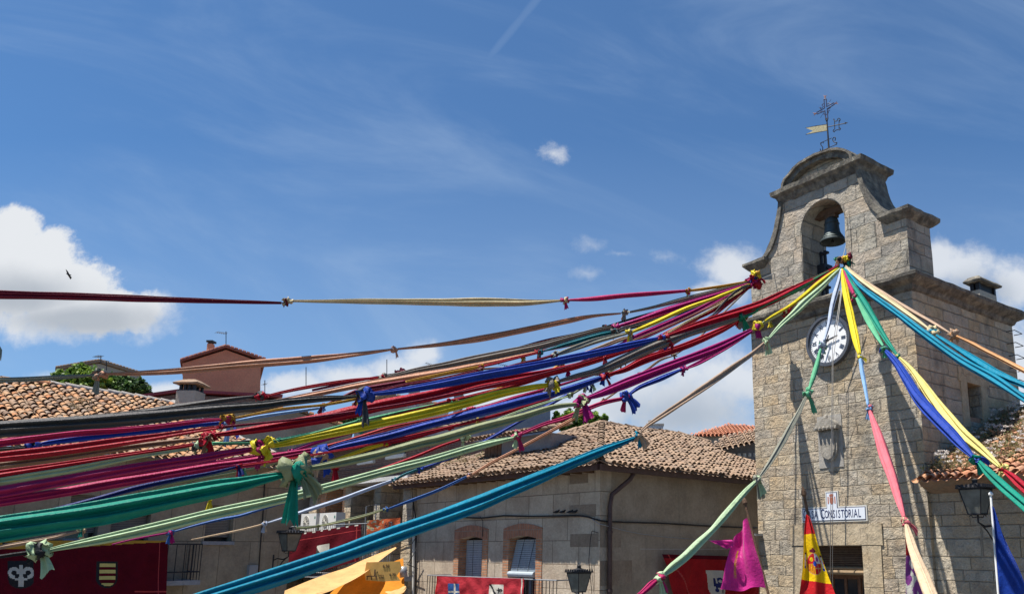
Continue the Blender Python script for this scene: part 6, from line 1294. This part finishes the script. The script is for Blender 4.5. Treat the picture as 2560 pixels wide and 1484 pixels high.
S('long green then tan streamer ending in the broad teal one at bottom left',Y2_,7,[('palegreen',[(2101,671,6),(2080,692,10),(2050,722,14),(2011,757,17),(1985,783,15),(1950,815,11),(1922,846,6)]),('tan',[(1910,858,7),(1880,884,11),(1840,912,13),(1785,951,14),(1720,995,13),(1662,1034,12),(1620,1062,8),(1602,1078,6)]),
 ('bluegreen',[(1586,1094,7),(1560,1105,12),(1506,1126,19),(1420,1162,25),(1339,1197,29),(1260,1230,34),(1200,1256,36),(1120,1287,39),(1020,1323,43),(940,1352,45),(863,1381,45),(780,1410,44),(705,1436,44),(600,1470,44),(500,1502,44),(330,1560,44)])],{0:[(.3,-1,.24,.18),(-.1,-.6,.16,.1)],1:[(.7,-.5,.22,.16),(.4,-.9,.18,.12)]},37,knots={0:.06,1:.06})
# loose ends
def bundle(label,p,cols,seed,n=9,r=.11,sp=(.22,.12,.12)):
    rnd=random.Random(seed); e=empty('tied_bundle',p,label,'bundle','bundles of streamer ends tied at the tower'); p=Vector(p)
    for i in range(n):
        q=p+Vector((rnd.uniform(-1,1)*sp[0],rnd.uniform(-1,1)*sp[1],rnd.uniform(-1,1)*sp[2])); c=cols[i%len(cols)]
        knot_mesh(q,Vector((rnd.uniform(-1,1),rnd.uniform(-1,1),rnd.uniform(-1,1))),r*rnd.uniform(.6,1),rnd,[(rnd.uniform(-1,1),rnd.uniform(-1,.6),rnd.uniform(.12,.26),rnd.uniform(.06,.12))],False).build('knotted_end',CL[c],e,smooth=True)
bundle('tangle of magenta and navy cloth ends at the upper left corner of the tower',A1+Vector((.0,0,-.02)),['magenta','crimson','navy','rose','charcoal','magenta','crimson','navy'],1,11,.1,(.14,.1,.13))
bundle('yellow knotted cloth topping the corner tangle of the tower',A1+Vector((.05,-.05,.17)),['yellow','ochre'],4,3,.08,(.08,.05,.04))
bundle('tangle of crimson, yellow and green cloth ends in front of the bell arch',A2+Vector((.02,0,.05)),['maroon','ochre','green','salmon','emerald','yellow','black'],2,12,.085,(.2,.1,.06))
# separate hanging scraps seen against the fence of streamers
def scrap(label,x,y,Y,tails,cols,seed,r=.05):
    rnd=random.Random(seed); o=knot_mesh(P(x,y,Y),Vector((1,0,.2)),r,rnd,tails).build('cloth_scrap',[CL[c] for c in cols],None,smooth=True); tag(o,label,'cloth scrap','loose cloth scraps hanging from the streamers')
scrap('crimson cloth scrap spread over the brick house slab',838,1168,14,[(0,-1,.34,.2),(.2,-1,.3,.16)],('crimson','crimson'),1,.05)
scrap('yellow cloth scrap hanging over the left house window',525,1248,16,[(0,-1,.2,.16),(.05,-1,.2,.1)],('yellow','yellow'),2,.03)
scrap('turquoise cloth scrap hanging under the left eave',606,1170,15,[(0,-1,.16,.12),(.4,-1,.14,.12)],('emerald','mint'),3,.04)
scrap('pale yellow cloth scrap below the wide green streamer at left',204,1322,11,[(0,-1,.12,.07),(.1,-1,.1,.06)],('cream','emerald'),4,.03)
scrap('pale yellow cloth scrap above the sage streamer near the grey wall',1194,1046,15,[(0,-1,.14,.09),(.1,-1,.14,.07)],('paleyellow','ochre'),5,.02)
scrap('orange and red cloth scrap hanging under the yellow streamer',1350,970,17,[(-.3,-1,.18,.09),(.4,-1,.16,.1),(0,-1,.2,.07)],('coral','ochre'),6,.04)
scrap('small navy and pale green cloth scrap under the royal blue streamer',1480,962,17,[(-.3,-1,.16,.09),(.5,-.6,.14,.1)],('navy','palegreen'),7,.035)
scrap('orange and olive cloth scrap between red ribbons near centre',1308,893,18,[(-.3,-1,.14,.09),(.5,-1,.12,.09)],('ochre','palegreen'),8,.04)
scrap('red cloth scrap hanging under the deep blue streamer',1512,893,16,[(-.1,-1,.14,.08),(.4,-1,.13,.07)],('crimson','maroon'),9,.03)
scrap('yellow cloth scrap below the left cornice of the tower',1925,806,17,[(0,-1,.1,.13),(.6,-.4,.12,.1)],('yellow','olive'),10,.03)
